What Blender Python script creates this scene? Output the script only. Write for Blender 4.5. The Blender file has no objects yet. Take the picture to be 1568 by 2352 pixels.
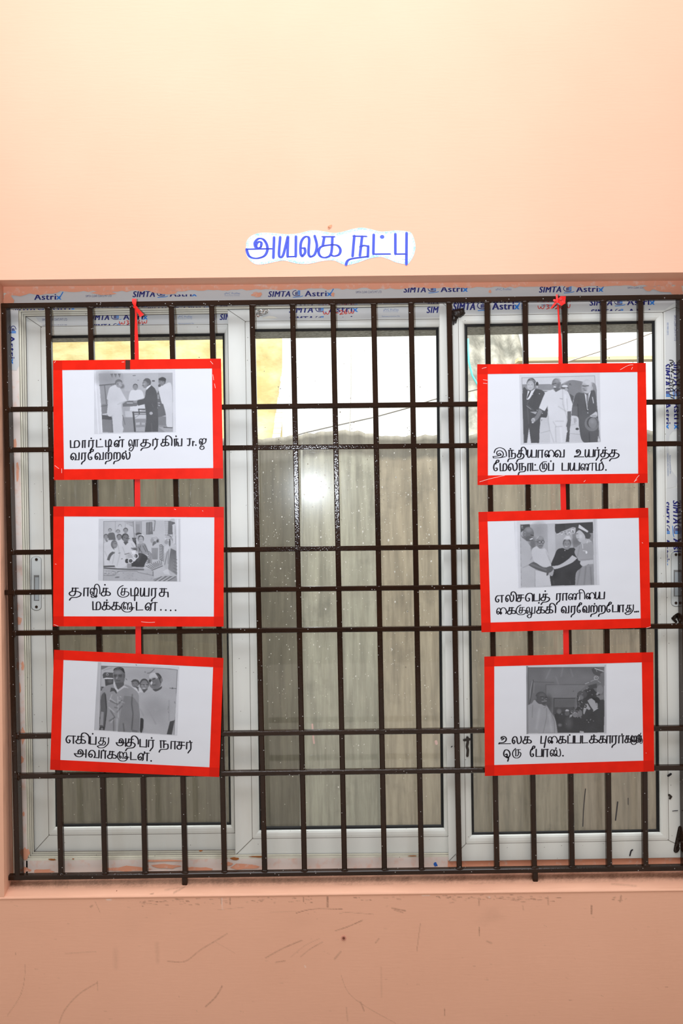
import bpy, bmesh, math, random
import numpy as np
from mathutils import Vector, Matrix

random.seed(7)
RNG = np.random.default_rng(7)
SC = bpy.context.scene
COL = SC.collection

# ------------------------------------------------------------------ camera
FPX, CX, CY = 1829.0, 784.0, 1176.0          # focal length and centre for a 1568 x 2352 frame
CAM = np.array([0.0, -1.965, 1.5])
PITCH, YAW, ROLL = [math.radians(a) for a in (-1.07697704, 0.34093261, 0.93758966)]


def cam_rows():
    M = np.array([[1, 0, 0], [0, 0, 1], [0, 1, 0.]])
    c, s = math.cos(PITCH), math.sin(PITCH)
    P = np.array([[1, 0, 0], [0, c, -s], [0, s, c]])
    c, s = math.cos(YAW), math.sin(YAW)
    Yw = np.array([[c, 0, s], [0, 1, 0], [-s, 0, c]])
    c, s = math.cos(ROLL), math.sin(ROLL)
    Z = np.array([[c, -s, 0], [s, c, 0], [0, 0, 1]])
    return Z @ P @ Yw @ M


RM = cam_rows()


def W(px, py, Y):
    """point of the plane at depth Y measured at this spot of the photograph"""
    d = RM.T @ np.array([(px - CX) / FPX, -(py - CY) / FPX, 1.0])
    return Vector(CAM + d * ((Y - CAM[1]) / d[1]))


cam = bpy.data.cameras.new('camera')
cam.sensor_fit = 'VERTICAL'
cam.sensor_height = 36.0
cam.sensor_width = 24.0
cam.lens = FPX / 2352 * 36.0
cam.clip_start = 0.05
camo = bpy.data.objects.new('camera', cam)
COL.objects.link(camo)
m = Matrix.Identity(4)
for i in range(3):
    m[i][0], m[i][1], m[i][2], m[i][3] = RM[0][i], RM[1][i], -RM[2][i], CAM[i]
camo.matrix_world = m
SC.camera = camo

# ------------------------------------------------------------------ light and exposure
SC.view_settings.view_transform = 'Standard'
SC.view_settings.look = 'None'
SC.view_settings.exposure = 0.0
SC.view_settings.gamma = 1.0
SC.view_settings.use_curve_mapping = False

LOBBY_AMBIENT, SKY_BRIGHT = 0.66, 3.2
world = bpy.data.worlds.new('world')
SC.world = world
world.use_nodes = True
nt = world.node_tree
nt.nodes.clear()
tc = nt.nodes.new('ShaderNodeTexCoord')
dot = nt.nodes.new('ShaderNodeVectorMath'); dot.operation = 'DOT_PRODUCT'
dot.inputs[1].default_value = (0, 1, 0)
ramp = nt.nodes.new('ShaderNodeMapRange')
ramp.interpolation_type = 'SMOOTHSTEP'
ramp.inputs['From Min'].default_value = -0.05
ramp.inputs['From Max'].default_value = 0.35
mixc = nt.nodes.new('ShaderNodeMix'); mixc.data_type = 'RGBA'
mixc.inputs['A'].default_value = (LOBBY_AMBIENT, LOBBY_AMBIENT * 0.955, LOBBY_AMBIENT * 0.885, 1)
mixc.inputs['B'].default_value = (SKY_BRIGHT, SKY_BRIGHT, SKY_BRIGHT, 1)
bg = nt.nodes.new('ShaderNodeBackground')
# the floor side of the surroundings is dimmer than the ceiling side
up = nt.nodes.new('ShaderNodeVectorMath'); up.operation = 'DOT_PRODUCT'
up.inputs[1].default_value = (0, 0, 1)
upr = nt.nodes.new('ShaderNodeMapRange')
upr.inputs['From Min'].default_value = -0.1
upr.inputs['From Max'].default_value = 0.5
upr.inputs['To Min'].default_value = 0.2
upr.inputs['To Max'].default_value = 1.2
nt.links.new(tc.outputs['Generated'], up.inputs[0])
nt.links.new(up.outputs['Value'], upr.inputs['Value'])
nt.links.new(upr.outputs['Result'], bg.inputs['Strength'])
wo = nt.nodes.new('ShaderNodeOutputWorld')
nt.links.new(tc.outputs['Generated'], dot.inputs[0])
nt.links.new(dot.outputs['Value'], ramp.inputs['Value'])
nt.links.new(ramp.outputs['Result'], mixc.inputs['Factor'])
nt.links.new(mixc.outputs['Result'], bg.inputs['Color'])
nt.links.new(bg.outputs['Background'], wo.inputs['Surface'])


def lamp(name, kind, loc, target, energy, color=(1, 1, 1), **kw):
    l = bpy.data.lights.new(name, kind)
    l.energy = energy
    l.color = color
    for k, v in kw.items():
        setattr(l, k, v)
    o = bpy.data.objects.new(name, l)
    COL.objects.link(o)
    o.location = loc
    d = Vector(target) - Vector(loc)
    o.rotation_euler = d.to_track_quat('-Z', 'Y').to_euler()
    return o


# the photographer's flash, above and left of the lens, tilted up at the wall
G_ = W(717, 1122, 0.093)
FLASH = (2 * G_.x, CAM[1], 2 * G_.z - CAM[2])
lamp('camera_flash', 'SPOT', FLASH, (0.0, 0.0, FLASH[2] + 1.3), 72, (0.93, 1.0, 1.1),
     spot_size=math.radians(132), spot_blend=1.0, shadow_soft_size=0.022)
# its bounce off the ceiling, broad and soft, from above
lamp('ceiling_bounce', 'AREA', (-0.1, -1.25, 3.55), (0.0, 0.0, 1.55), 54, (0.97, 0.99, 1.04), shape='RECTANGLE', size=2.6, size_y=1.2)
# open sky between the two buildings, and the sun on the roofs behind
lamp('alley_sky', 'AREA', (0.0, 0.42, 4.0), (0.0, 0.75, 1.0), 250, (0.95, 0.97, 1.0), shape='RECTANGLE', size=4.0, size_y=0.24)
lamp('sun', 'SUN', (0, 3.0, 6), (0.1, 2.9, 5.0), 1.8, (1.0, 0.97, 0.9), angle=0.01)


# ------------------------------------------------------------------ helpers
def lin(c):
    c = c / 255.0
    return c / 12.92 if c <= 0.04045 else ((c + 0.055) / 1.055) ** 2.4


def rgb(r, g, b):
    return (lin(r), lin(g), lin(b), 1.0)


def mat(name, color, rough=0.6, spec=0.3, metal=0.0):
    m = bpy.data.materials.new(name)
    m.use_nodes = True
    b = m.node_tree.nodes['Principled BSDF']
    b.inputs['Base Color'].default_value = color
    b.inputs['Roughness'].default_value = rough
    b.inputs['Specular IOR Level'].default_value = spec
    b.inputs['Metallic'].default_value = metal
    return m


def nodes(m):
    return m.node_tree, m.node_tree.nodes['Principled BSDF']


def n_noise(nt, scale, detail=3.0, rough=0.5, vscale=None, coord='Object'):
    t = nt.nodes.new('ShaderNodeTexCoord')
    n = nt.nodes.new('ShaderNodeTexNoise')
    n.inputs['Scale'].default_value = scale
    n.inputs['Detail'].default_value = detail
    n.inputs['Roughness'].default_value = rough
    if vscale:
        mp = nt.nodes.new('ShaderNodeMapping')
        mp.inputs['Scale'].default_value = vscale
        nt.links.new(t.outputs[coord], mp.inputs['Vector'])
        nt.links.new(mp.outputs['Vector'], n.inputs['Vector'])
    else:
        nt.links.new(t.outputs[coord], n.inputs['Vector'])
    return n


def n_map(nt, sock, a, b, lo=0.0, hi=1.0):
    r = nt.nodes.new('ShaderNodeMapRange')
    r.inputs['From Min'].default_value = a
    r.inputs['From Max'].default_value = b
    r.inputs['To Min'].default_value = lo
    r.inputs['To Max'].default_value = hi
    nt.links.new(sock, r.inputs['Value'])
    return r.outputs['Result']


def n_mix(nt, fac, A, B, blend='MIX'):
    x = nt.nodes.new('ShaderNodeMix')
    x.data_type = 'RGBA'
    x.blend_type = blend
    for s, v in (('Factor', fac), ('A', A), ('B', B)):
        if hasattr(v, 'default_value'):
            nt.links.new(v, x.inputs[s])
        else:
            x.inputs[s].default_value = v
    return x.outputs['Result']


def n_math(nt, op, a, b):
    x = nt.nodes.new('ShaderNodeMath')
    x.operation = op
    for i, v in enumerate((a, b)):
        if hasattr(v, 'default_value'):
            nt.links.new(v, x.inputs[i])
        else:
            x.inputs[i].default_value = v
    return x.outputs[0]


def n_attr(nt, name):
    a = nt.nodes.new('ShaderNodeAttribute')
    a.attribute_name = name
    return a


def n_bump(nt, b, height, strength, dist):
    k = nt.nodes.new('ShaderNodeBump')
    k.inputs['Strength'].default_value = strength
    k.inputs['Distance'].default_value = dist
    nt.links.new(height, k.inputs['Height'])
    nt.links.new(k.outputs['Normal'], b.inputs['Normal'])


# ------------------------------------------------------------------ materials
WALL_RGB = (0.83, 0.42, 0.265, 1)
STAIN_RGB = (0.16, 0.075, 0.045, 1)


def wall_material():
    m = mat('peach_paint', WALL_RGB, 0.5, 0.3)
    nt, b = nodes(m)
    n1 = n_noise(nt, 2.2, 4)
    c = n_mix(nt, n_map(nt, n1.outputs['Fac'], 0.35, 0.7), (0.83, 0.455, 0.318, 1), (0.79, 0.425, 0.292, 1))
    at = n_attr(nt, 'stain')
    sep = nt.nodes.new('ShaderNodeSeparateColor')
    nt.links.new(at.outputs['Color'], sep.inputs['Color'])
    c = n_mix(nt, sep.outputs['Red'], c, STAIN_RGB)
    c = n_mix(nt, sep.outputs['Green'], c, (0.85, 0.74, 0.68, 1))
    nt.links.new(c, b.inputs['Base Color'])
    n2 = n_noise(nt, 60, 4, 0.6, (0.35, 1, 3.0))
    n_bump(nt, b, n2.outputs['Fac'], 0.08, 0.004)
    return m


M_WALL = wall_material()
M_SMEAR = mat('plaster_smear', (0.78, 0.37, 0.24, 1), 0.7)
nt, b = nodes(M_SMEAR)
nz = n_noise(nt, 70, 5, 0.65)
nt.links.new(n_mix(nt, n_map(nt, nz.outputs['Fac'], 0.54, 0.74), (0.76, 0.36, 0.235, 1), (0.74, 0.54, 0.46, 1)), b.inputs['Base Color'])
M_PALE = mat('pale_smear', (0.76, 0.6, 0.54, 1), 0.6)
nt, b = nodes(M_PALE)
nz = n_noise(nt, 45, 5, 0.65)
nt.links.new(n_mix(nt, n_map(nt, nz.outputs['Fac'], 0.52, 0.8), (0.74, 0.655, 0.61, 1), (0.74, 0.45, 0.35, 1)), b.inputs['Base Color'])


def pvc_material(name, col, dirt, amt):
    m = mat(name, col, 0.35, 0.4)
    nt, b = nodes(m)
    n1 = n_noise(nt, 8, 5, 0.6, (1, 1, 0.25))
    c = n_mix(nt, n_map(nt, n1.outputs['Fac'], 0.5, 0.8, 0, amt), col, dirt)
    v = nt.nodes.new('ShaderNodeTexVoronoi')
    v.inputs['Scale'].default_value = 42
    t = nt.nodes.new('ShaderNodeTexCoord')
    nt.links.new(t.outputs['Object'], v.inputs['Vector'])
    sp = n_map(nt, v.outputs['Distance'], 0.035, 0.055, 0.8, 0.0)
    c = n_mix(nt, sp, c, (0.06, 0.04, 0.03, 1))
    nt.links.new(c, b.inputs['Base Color'])
    return m


M_PVC = pvc_material('white_plastic', (0.70, 0.712, 0.685, 1), (0.55, 0.5, 0.42, 1), 0.5)
M_CREAM = pvc_material('cream_plastic', (0.72, 0.70, 0.6, 1), (0.42, 0.37, 0.28, 1), 0.7)
M_SEAM = mat('grime_seam', (0.16, 0.14, 0.12, 1), 0.8)
M_RUBBER = mat('black_rubber', (0.012, 0.012, 0.013, 1), 0.5)
M_FILM = mat('protective_film', (0.58, 0.59, 0.59, 1), 0.3, 0.4)
M_NAVY = mat('navy_print', (0.018, 0.02, 0.16, 1), 0.5)
M_SKYBLUE = mat('blue_print', (0.03, 0.2, 0.62, 1), 0.5)
M_SMALLBLUE = mat('pale_blue_print', (0.12, 0.2, 0.42, 1), 0.5)
M_REDINK = mat('red_ink', (0.6, 0.04, 0.02, 1), 0.5)
M_BLACKINK = mat('black_ink', (0.008, 0.006, 0.012, 1), 0.5)
M_DARKPAINT = mat('dark_brown_drip', (0.015, 0.008, 0.005, 1), 0.3, 0.5)
nt, b = nodes(M_DARKPAINT)
n_bump(nt, b, n_noise(nt, 150, 3).outputs['Fac'], 0.6, 0.004)


def grille_material():
    m = mat('brown_gloss_paint', (0.036, 0.0155, 0.008, 1), 0.1, 0.28)
    nt, b = nodes(m)
    t = nt.nodes.new('ShaderNodeTexCoord')
    v = nt.nodes.new('ShaderNodeTexVoronoi')
    v.inputs['Scale'].default_value = 75
    nt.links.new(t.outputs['Object'], v.inputs['Vector'])
    sp = n_map(nt, v.outputs['Distance'], 0.06, 0.1, 0.75, 0.0)
    n1 = n_noise(nt, 14, 3)
    c = n_mix(nt, n_map(nt, n1.outputs['Fac'], 0.3, 0.75), (0.024, 0.0092, 0.004, 1), (0.013, 0.0052, 0.0026, 1))
    nt.links.new(n_mix(nt, sp, c, (0.55, 0.55, 0.55, 1)), b.inputs['Base Color'])
    n2 = n_noise(nt, 260, 2, 0.55)
    n_bump(nt, b, n2.outputs['Fac'], 0.7, 0.0004)
    return m


M_GRILLE = grille_material()


def red_tape():
    m = mat('red_tape', (0.82, 0.013, 0.004, 1), 0.38, 0.12)
    nt, b = nodes(m)
    n1 = n_noise(nt, 30, 3, 0.5)
    nt.links.new(n_mix(nt, n_map(nt, n1.outputs['Fac'], 0.35, 0.7), (0.76, 0.016, 0.005, 1), (0.68, 0.013, 0.004, 1)), b.inputs['Base Color'])
    n_bump(nt, b, n_noise(nt, 260, 2).outputs['Fac'], 0.06, 0.002)
    return m


M_TAPE = red_tape()
M_TAPE2 = mat('red_tape_double', (0.6, 0.011, 0.0035, 1), 0.38, 0.12)
M_RIBBON = mat('red_satin', (0.72, 0.012, 0.008, 1), 0.35, 0.4)
M_BOARD = mat('cardboard', (0.5, 0.36, 0.2, 1), 0.8)
M_BROWNTAPE = mat('brown_tape', (0.06, 0.012, 0.006, 1), 0.5)
M_PAPER = mat('white_paper', (0.64, 0.66, 0.725, 1), 0.55, 0.25)
nt, b = nodes(M_PAPER)
n_bump(nt, b, n_noise(nt, 9, 2).outputs['Fac'], 0.25, 0.012)
M_CLEAR = mat('tape_crease', (0.9, 0.75, 0.72, 1), 0.3)


def print_material():
    m = mat('photo_print', (0.5, 0.5, 0.5, 1), 0.5, 0.25)
    nt, b = nodes(m)
    nt.links.new(n_attr(nt, 'tone').outputs['Color'], b.inputs['Base Color'])
    return m


M_PRINT = print_material()


def sign_material():
    m = mat('crayon_paper', (0.85, 0.9, 0.93, 1), 0.6, 0.2)
    nt, b = nodes(m)
    at = n_attr(nt, 'edge')
    n1 = n_noise(nt, 320, 3, 0.7, (1, 1, 1.4))
    n2 = n_noise(nt, 30, 2, 0.5)
    k = n_math(nt, 'ADD', n_math(nt, 'MULTIPLY', n_map(nt, n1.outputs['Fac'], 0.40, 0.60), 0.9), n_map(nt, n2.outputs['Fac'], 0.3, 0.7, -0.35, 0.25))
    k = n_math(nt, 'MULTIPLY', k, at.outputs['Fac'])
    k = n_map(nt, k, 0.0, 1.0)
    nt.links.new(n_mix(nt, k, (0.84, 0.90, 0.95, 1), (0.2, 0.55, 0.86, 1)), b.inputs['Base Color'])
    return m


M_SIGN = sign_material()
M_BLUEINK = mat('blue_marker', (0.085, 0.13, 0.72, 1), 0.5)
M_DARKBLUE = mat('blue_marker_edge', (0.04, 0.055, 0.5, 1), 0.5)
M_LOCK = mat('grey_lock_plate', (0.6, 0.63, 0.63, 1), 0.35, 0.4)
M_SCREW = mat('dark_screw', (0.05, 0.03, 0.02, 1), 0.5, 0.5, 0.6)
M_FOIL = mat('foil', (0.75, 0.75, 0.74, 1), 0.25, 0.5, 0.9)
M_SPECK = mat('paint_specks', (0.8, 0.78, 0.7, 1), 0.7)
M_DARKSPECK = mat('dirt_specks', (0.3, 0.26, 0.2, 1), 0.8)


def glass_material():
    m = bpy.data.materials.new('window_glass')
    m.use_nodes = True
    nt = m.node_tree
    nt.nodes.clear()
    out = nt.nodes.new('ShaderNodeOutputMaterial')
    tr = nt.nodes.new('ShaderNodeBsdfTransparent')
    tr.inputs['Color'].default_value = (0.93, 0.95, 0.93, 1)
    g1 = nt.nodes.new('ShaderNodeBsdfGlossy'); g1.inputs['Roughness'].default_value = 0.02
    g2 = nt.nodes.new('ShaderNodeBsdfGlossy'); g2.inputs['Roughness'].default_value = 0.16
    df = nt.nodes.new('ShaderNodeBsdfDiffuse'); df.inputs['Color'].default_value = (0.6, 0.57, 0.5, 1)
    m1 = nt.nodes.new('ShaderNodeMixShader'); m1.inputs[0].default_value = 0.2
    nt.links.new(g1.outputs[0], m1.inputs[1]); nt.links.new(g2.outputs[0], m1.inputs[2])
    m2 = nt.nodes.new('ShaderNodeMixShader'); m2.inputs[0].default_value = 0.035
    nt.links.new(tr.outputs[0], m2.inputs[1]); nt.links.new(m1.outputs[0], m2.inputs[2])
    m3 = nt.nodes.new('ShaderNodeMixShader')
    nn = n_noise(nt, 5, 5, 0.65, (1.6, 1, 0.5))
    nt.links.new(n_map(nt, nn.outputs['Fac'], 0.35, 0.75, 0.01, 0.07), m3.inputs[0])
    nt.links.new(m2.outputs[0], m3.inputs[1]); nt.links.new(df.outputs[0], m3.inputs[2])
    nt.links.new(m3.outputs[0], out.inputs['Surface'])
    return m


M_GLASS = glass_material()


# ------------------------------------------------------------------ object helpers
def link(name, verts, faces, mats, parent=None, mi=None, smooth=False):
    """one mesh object; verts are world points, stored relative to the parent's place"""
    off = Vector((0, 0, 0))
    p = parent
    while p is not None:
        off += Vector(p.location)
        p = p.parent
    me = bpy.data.meshes.new(name)
    me.from_pydata([tuple(Vector(v) - off) for v in verts], [], faces)
    if not isinstance(mats, (list, tuple)):
        mats = [mats]
    for q in mats:
        me.materials.append(q)
    if mi is not None:
        for poly, k in zip(me.polygons, mi):
            poly.material_index = k
    if smooth:
        for poly in me.polygons:
            poly.use_smooth = True
    me.update()
    o = bpy.data.objects.new(name, me)
    COL.objects.link(o)
    o.parent = parent
    return o


def recentre(o):
    """put a top-level mesh's origin at the centre of its underside"""
    vs = [v.co for v in o.data.vertices]
    c = Vector(((min(v.x for v in vs) + max(v.x for v in vs)) / 2, (min(v.y for v in vs) + max(v.y for v in vs)) / 2, min(v.z for v in vs)))
    o.data.transform(Matrix.Translation(-c))
    o.location = c
    return o


def tag(o, label=None, cat=None, group=None, kind=None):
    for k, v in (('label', label), ('category', cat), ('group', group), ('kind', kind)):
        if v:
            o[k] = v
    return o


def thing(name, loc, label=None, cat=None, group=None, kind=None):
    o = bpy.data.objects.new(name, None)
    o.empty_display_size = 0.05
    COL.objects.link(o)
    o.location = loc
    return tag(o, label, cat, group, kind)


class MB:
    """collects shapes for one mesh"""
    def __init__(s):
        s.v, s.f, s.m = [], [], []

    def add(s, vs, fs, k=0):
        n = len(s.v)
        s.v += [Vector(a) for a in vs]
        s.f += [tuple(i + n for i in f) for f in fs]
        s.m += [k] * len(fs)

    def prism(s, front, back, k=0):
        """solid between two loops of equal length"""
        n = len(front)
        fs = [tuple(range(n)), tuple(range(2 * n - 1, n - 1, -1))]
        fs += [(i, n + i, n + (i + 1) % n, (i + 1) % n) for i in range(n)]
        s.add(list(front) + list(back), fs, k)

    def sheet(s, pts, thick, k=0):
        s.prism(pts, [Vector(p) + Vector((0, thick, 0)) for p in pts], k)

    def box(s, a, b, k=0):
        x0, y0, z0 = a
        x1, y1, z1 = b
        s.prism([(x0, y0, z0), (x1, y0, z0), (x1, y0, z1), (x0, y0, z1)],
                [(x0, y1, z0), (x1, y1, z0), (x1, y1, z1), (x0, y1, z1)], k)

    def tube(s, pts, r, n=8, k=0):
        pts = [Vector(p) for p in pts]
        rings = []
        for i, p in enumerate(pts):
            d = (pts[min(i + 1, len(pts) - 1)] - pts[max(i - 1, 0)]).normalized()
            a = d.cross(Vector((0.1, 1, 0.2))).normalized()
            c = d.cross(a)
            rr = r[i] if isinstance(r, (list, tuple)) else r
            rings.append([p + (a * math.cos(t) + c * math.sin(t)) * rr for t in [2 * math.pi * j / n for j in range(n)]])
        vs = [v for R in rings for v in R]
        fs = [(i * n + j, i * n + (j + 1) % n, (i + 1) * n + (j + 1) % n, (i + 1) * n + j) for i in range(len(pts) - 1) for j in range(n)]
        fs += [tuple(range(n - 1, -1, -1)), tuple(range((len(pts) - 1) * n, len(pts) * n))]
        s.add(vs, fs, k)

    def build(s, name, mats, parent=None, smooth=False):
        return link(name, s.v, s.f, mats, parent, s.m, smooth)


def smooth_pts(pts, step):
    """round a polyline except at its sharp corners, resampled at about one point per step"""
    pts = [np.array(p, float) for p in pts]
    segs, cur = [], [pts[0]]
    for i in range(1, len(pts)):
        cur.append(pts[i])
        if i < len(pts) - 1:
            a = pts[i] - pts[i - 1]
            b = pts[i + 1] - pts[i]
            c = a @ b / (np.linalg.norm(a) * np.linalg.norm(b) + 1e-9)
            if c < 0.2:
                segs.append(cur)
                cur = [pts[i]]
    segs.append(cur)
    out = []
    for sg in segs:
        n = len(sg)
        r = []
        for i in range(n - 1):
            p0, p1, p2, p3 = sg[max(i - 1, 0)], sg[i], sg[i + 1], sg[min(i + 2, n - 1)]
            k = max(1, int(np.linalg.norm(p2 - p1) / step))
            for j in range(k):
                t = j / k
                if n == 2:
                    r.append(p1 + (p2 - p1) * t)
                else:
                    r.append(0.5 * (2 * p1 + (p2 - p0) * t + (2 * p0 - 5 * p1 + 4 * p2 - p3) * t * t + (3 * p1 - p0 - 3 * p2 + p3) * t ** 3))
        r.append(sg[-1])
        out += r if not out else r[1:]
    return out


_LAYER = [0]


def stroke(mb, pts, w, f, k=0, step=5.0, chisel=True):
    """a flat pen stroke; pts in page units, f maps page units to a world point"""
    P = smooth_pts(pts, step)
    n = len(P)
    _LAYER[0] = (_LAYER[0] + 1) % 7
    up = Vector((0, -2.2e-5 * _LAYER[0], 0))
    under = up + Vector((0, 9e-6, 0))
    left, right = [], []
    prev = None
    for i, p in enumerate(P):
        d = P[min(i + 1, n - 1)] - P[max(i - 1, 0)]
        L = np.linalg.norm(d)
        d = d / L if L > 1e-6 else np.array([1, 0.])
        ww = w * (0.55 + 0.5 * abs(d[1])) if chisel else w
        nn = np.array([-d[1], d[0]]) * ww / 2
        left.append(p + nn)
        right.append(p - nn)
        sharp = prev is not None and float(prev @ d) < 0.9
        prev = d
        if i in (0, n - 1) or sharp:
            m = 9
            ring = [p + ww / 2 * np.array([math.cos(2 * math.pi * j / m + .3), math.sin(2 * math.pi * j / m + .3)]) for j in range(m)]
            mb.add([f(*q) + under for q in ring], [tuple(range(m))], k)
    vs = [f(*q) + up for q in left] + [f(*q) + up for q in right]
    mb.add(vs, [(i, i + 1, n + i + 1, n + i) for i in range(n - 1)], k)


def blob(cx, cy, rx, ry, n=12, jag=0.25):
    return [(cx + rx * math.cos(2 * math.pi * i / n) * (1 + random.uniform(-jag, jag)),
             cy + ry * math.sin(2 * math.pi * i / n) * (1 + random.uniform(-jag, jag))) for i in range(n)]


def lineq(a, b):
    """x(y) of a near-vertical line known at y=770 and y=1950"""
    return lambda y: a + (b - a) * (y - 770) / 1180.0


def liner(a, b):
    """y(x) of a near-horizontal line known at x=60 and x=1530"""
    return lambda x: a + (b - a) * (x - 60) / 1470.0


def corner(v, h):
    x = v(1000)
    for _ in range(6):
        y = h(x)
        x = v(y)
    return (x, y)


def quad(xl, xr, yt, yb):
    """corner pixels TL TR BR BL"""
    L, R, T, B = lineq(*xl), lineq(*xr), liner(*yt), liner(*yb)
    return [corner(L, T), corner(R, T), corner(R, B), corner(L, B)]


def qlerp(a, b, t):
    return [(p[0] + (q[0] - p[0]) * t, p[1] + (q[1] - p[1]) * t) for p, q in zip(a, b)]


def qinset(q, d):
    """move the four sides inwards by d pixels"""
    s = ((1, 1), (-1, 1), (-1, -1), (1, -1))
    return [(p[0] + d * a, p[1] + d * c) for p, (a, c) in zip(q, s)]


def loft(mb, rings):
    """rings: (corner pixels, depth, material of the band that follows)"""
    pts = [[W(x, y, Y) for x, y in q] for q, Y, _ in rings]
    for i in range(len(rings) - 1):
        a, c = pts[i], pts[i + 1]
        for j in range(4):
            k = (j + 1) % 4
            mb.add([a[j], a[k], c[k], c[j]], [(0, 3, 2, 1)], rings[i][2])


# ------------------------------------------------------------------ the wall, its stains
YG = 0.030            # front of the grille
BAR = 0.013
Y_LIP, Y_RIGHT, Y_MID, Y_LEFT = 0.068, 0.060, 0.078, 0.098

OPEN = quad((-4, 8.5), (1600, 1610), (642.5, 626), (2067, 2049))
o_tl, o_tr, o_br, o_bl = [W(x, y, 0) for x, y in OPEN]
XMIN, XMAX, ZMAX = -2.3, 2.3, 3.3

DIRT = []             # (polyline in photo pixels, width px, strength, channel)


def scuff(pts, w, s, ch=0):
    DIRT.append((pts, w, s, ch))


# black rubbed marks and scratches on the wall below the sill
for pts, w, s in [
    ([(385, 2208), (425, 2208), (460, 2182), (500, 2158), (522, 2144)], 3.0, .5), ([(497, 2165), (520, 2178), (540, 2190)], 2.0, .2),
    ([(610, 2200), (650, 2178), (693, 2160)], 3.0, .6), ([(690, 2198), (712, 2180), (740, 2164)], 2.6, .5), ([(668, 2198), (700, 2172), (735, 2155)], 2.0, .3),
    ([(634, 2210), (655, 2207)], 3.0, .6), ([(770, 2138), (800, 2128), (832, 2114)], 2.6, .75), ([(768, 2203), (782, 2186)], 5, .4),
    ([(862, 2166), (870, 2156)], 3.5, .5), ([(957, 2184), (960, 2160), (965, 2122)], 2.6, .45), ([(136, 2350), (150, 2318), (182, 2283), (222, 2258)], 3.0, .5),
    ([(225, 2275), (224, 2253)], 2.2, .4), ([(15, 2335), (45, 2290), (56, 2250), (57, 2216)], 2.0, .4), ([(472, 2312), (495, 2290), (510, 2265)], 3.5, .65),
    ([(783, 2240), (800, 2280), (840, 2312), (908, 2350)], 2.0, .35), ([(828, 2302), (836, 2322)], 3.5, .5), ([(795, 2314), (798, 2345)], 3.2, .3),
    ([(1021, 2318), (1021, 2332)], 3, .6), ([(875, 2222), (876, 2290)], 4, .18), ([(150, 2190), (220, 2186)], 3, .25), ([(265, 2182), (266, 2222)], 14, .14), ([(360, 2168), (362, 2208)], 12, .14),
    ([(752, 2060), (752, 2083)], 5.0, .85), ([(697, 2062), (697, 2071)], 3.0, .9), ([(1358, 2080), (1358, 2099)], 4.0, .8), ([(1426, 2058), (1424, 2071)], 5.0, .6),
    ([(1100, 2062), (1100, 2080)], 3, .5), ([(1100, 2130), (1100, 2150)], 2.4, .7), ([(1258, 2060), (1259, 2078)], 3.4, .5), ([(1200, 2080), (1202, 2090)], 3, .4),
    ([(1118, 2162), (1128, 2166)], 5, .4), ([(528, 2062), (528, 2077)], 3.4, .7), ([(508, 2062), (508, 2076)], 3, .6), ([(620, 2095), (680, 2094)], 2.0, .35),
    ([(680, 2097), (720, 2088), (786, 2088)], 2.2, .75), ([(780, 2098), (800, 2096), (858, 2100)], 2.0, .4), ([(900, 2086), (930, 2092)], 4, .6), ([(905, 2090), (925, 2096)], 3, .5),
    ([(218, 2070), (230, 2096)], 2.0, .4), ([(208, 2083), (212, 2080)], 5, .5), ([(36, 2189), (36, 2192)], 3, .5), ([(500, 2090), (560, 2084)], 2, .3),
]:
    scuff(pts, w, s)
for cx, cy, rx, ry, s in [(1130, 2102, 44, 26, .2), (690, 2110, 90, 40, .05), (300, 2110, 90, 60, .08), (1105, 2120, 20, 12, .1), (60, 2120, 90, 40, .04)]:
    for k in range(20):
        scuff([(cx + random.gauss(0, rx * .45), cy + random.gauss(0, ry * .45)), (cx + random.gauss(0, rx * .45), cy + random.gauss(0, ry * .45))], rx * .35, s * .09)
for x0, x1, y, n in [(318, 480, 2072, 34), (480, 545, 2068, 8), (560, 720, 2066, 24), (800, 920, 2062, 10), (1000, 1185, 2062, 50), (1185, 1290, 2064, 24), (1400, 1450, 2064, 5)]:
    for k in range(n):
        x = random.uniform(x0, x1)
        yy = y + random.gauss(0, 4)
        scuff([(x, yy), (x + random.uniform(2, 11), yy + random.uniform(-1.5, 1))], random.uniform(1.4, 3), random.uniform(.25, .8))
for k in range(90):
    x, y = random.uniform(0, 1568), random.uniform(2070, 2350)
    scuff([(x, y), (x + random.uniform(-4, 8), y + random.uniform(-1, 2))], random.uniform(1.2, 2.4), random.uniform(.1, .45))
scuff([(246, 2066), (254, 2066)], 5, .9, 1); scuff([(360, 2061), (402, 2060)], 2.5, .9, 1); scuff([(509, 2062), (511, 2090)], 2.5, .7, 1)
scuff([(970, 2056), (985, 2055)], 5, .8, 1); scuff([(700, 2218), (701, 2222)], 3, .8, 1); scuff([(1122, 2060), (1124, 2061)], 4, .8, 1)


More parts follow.
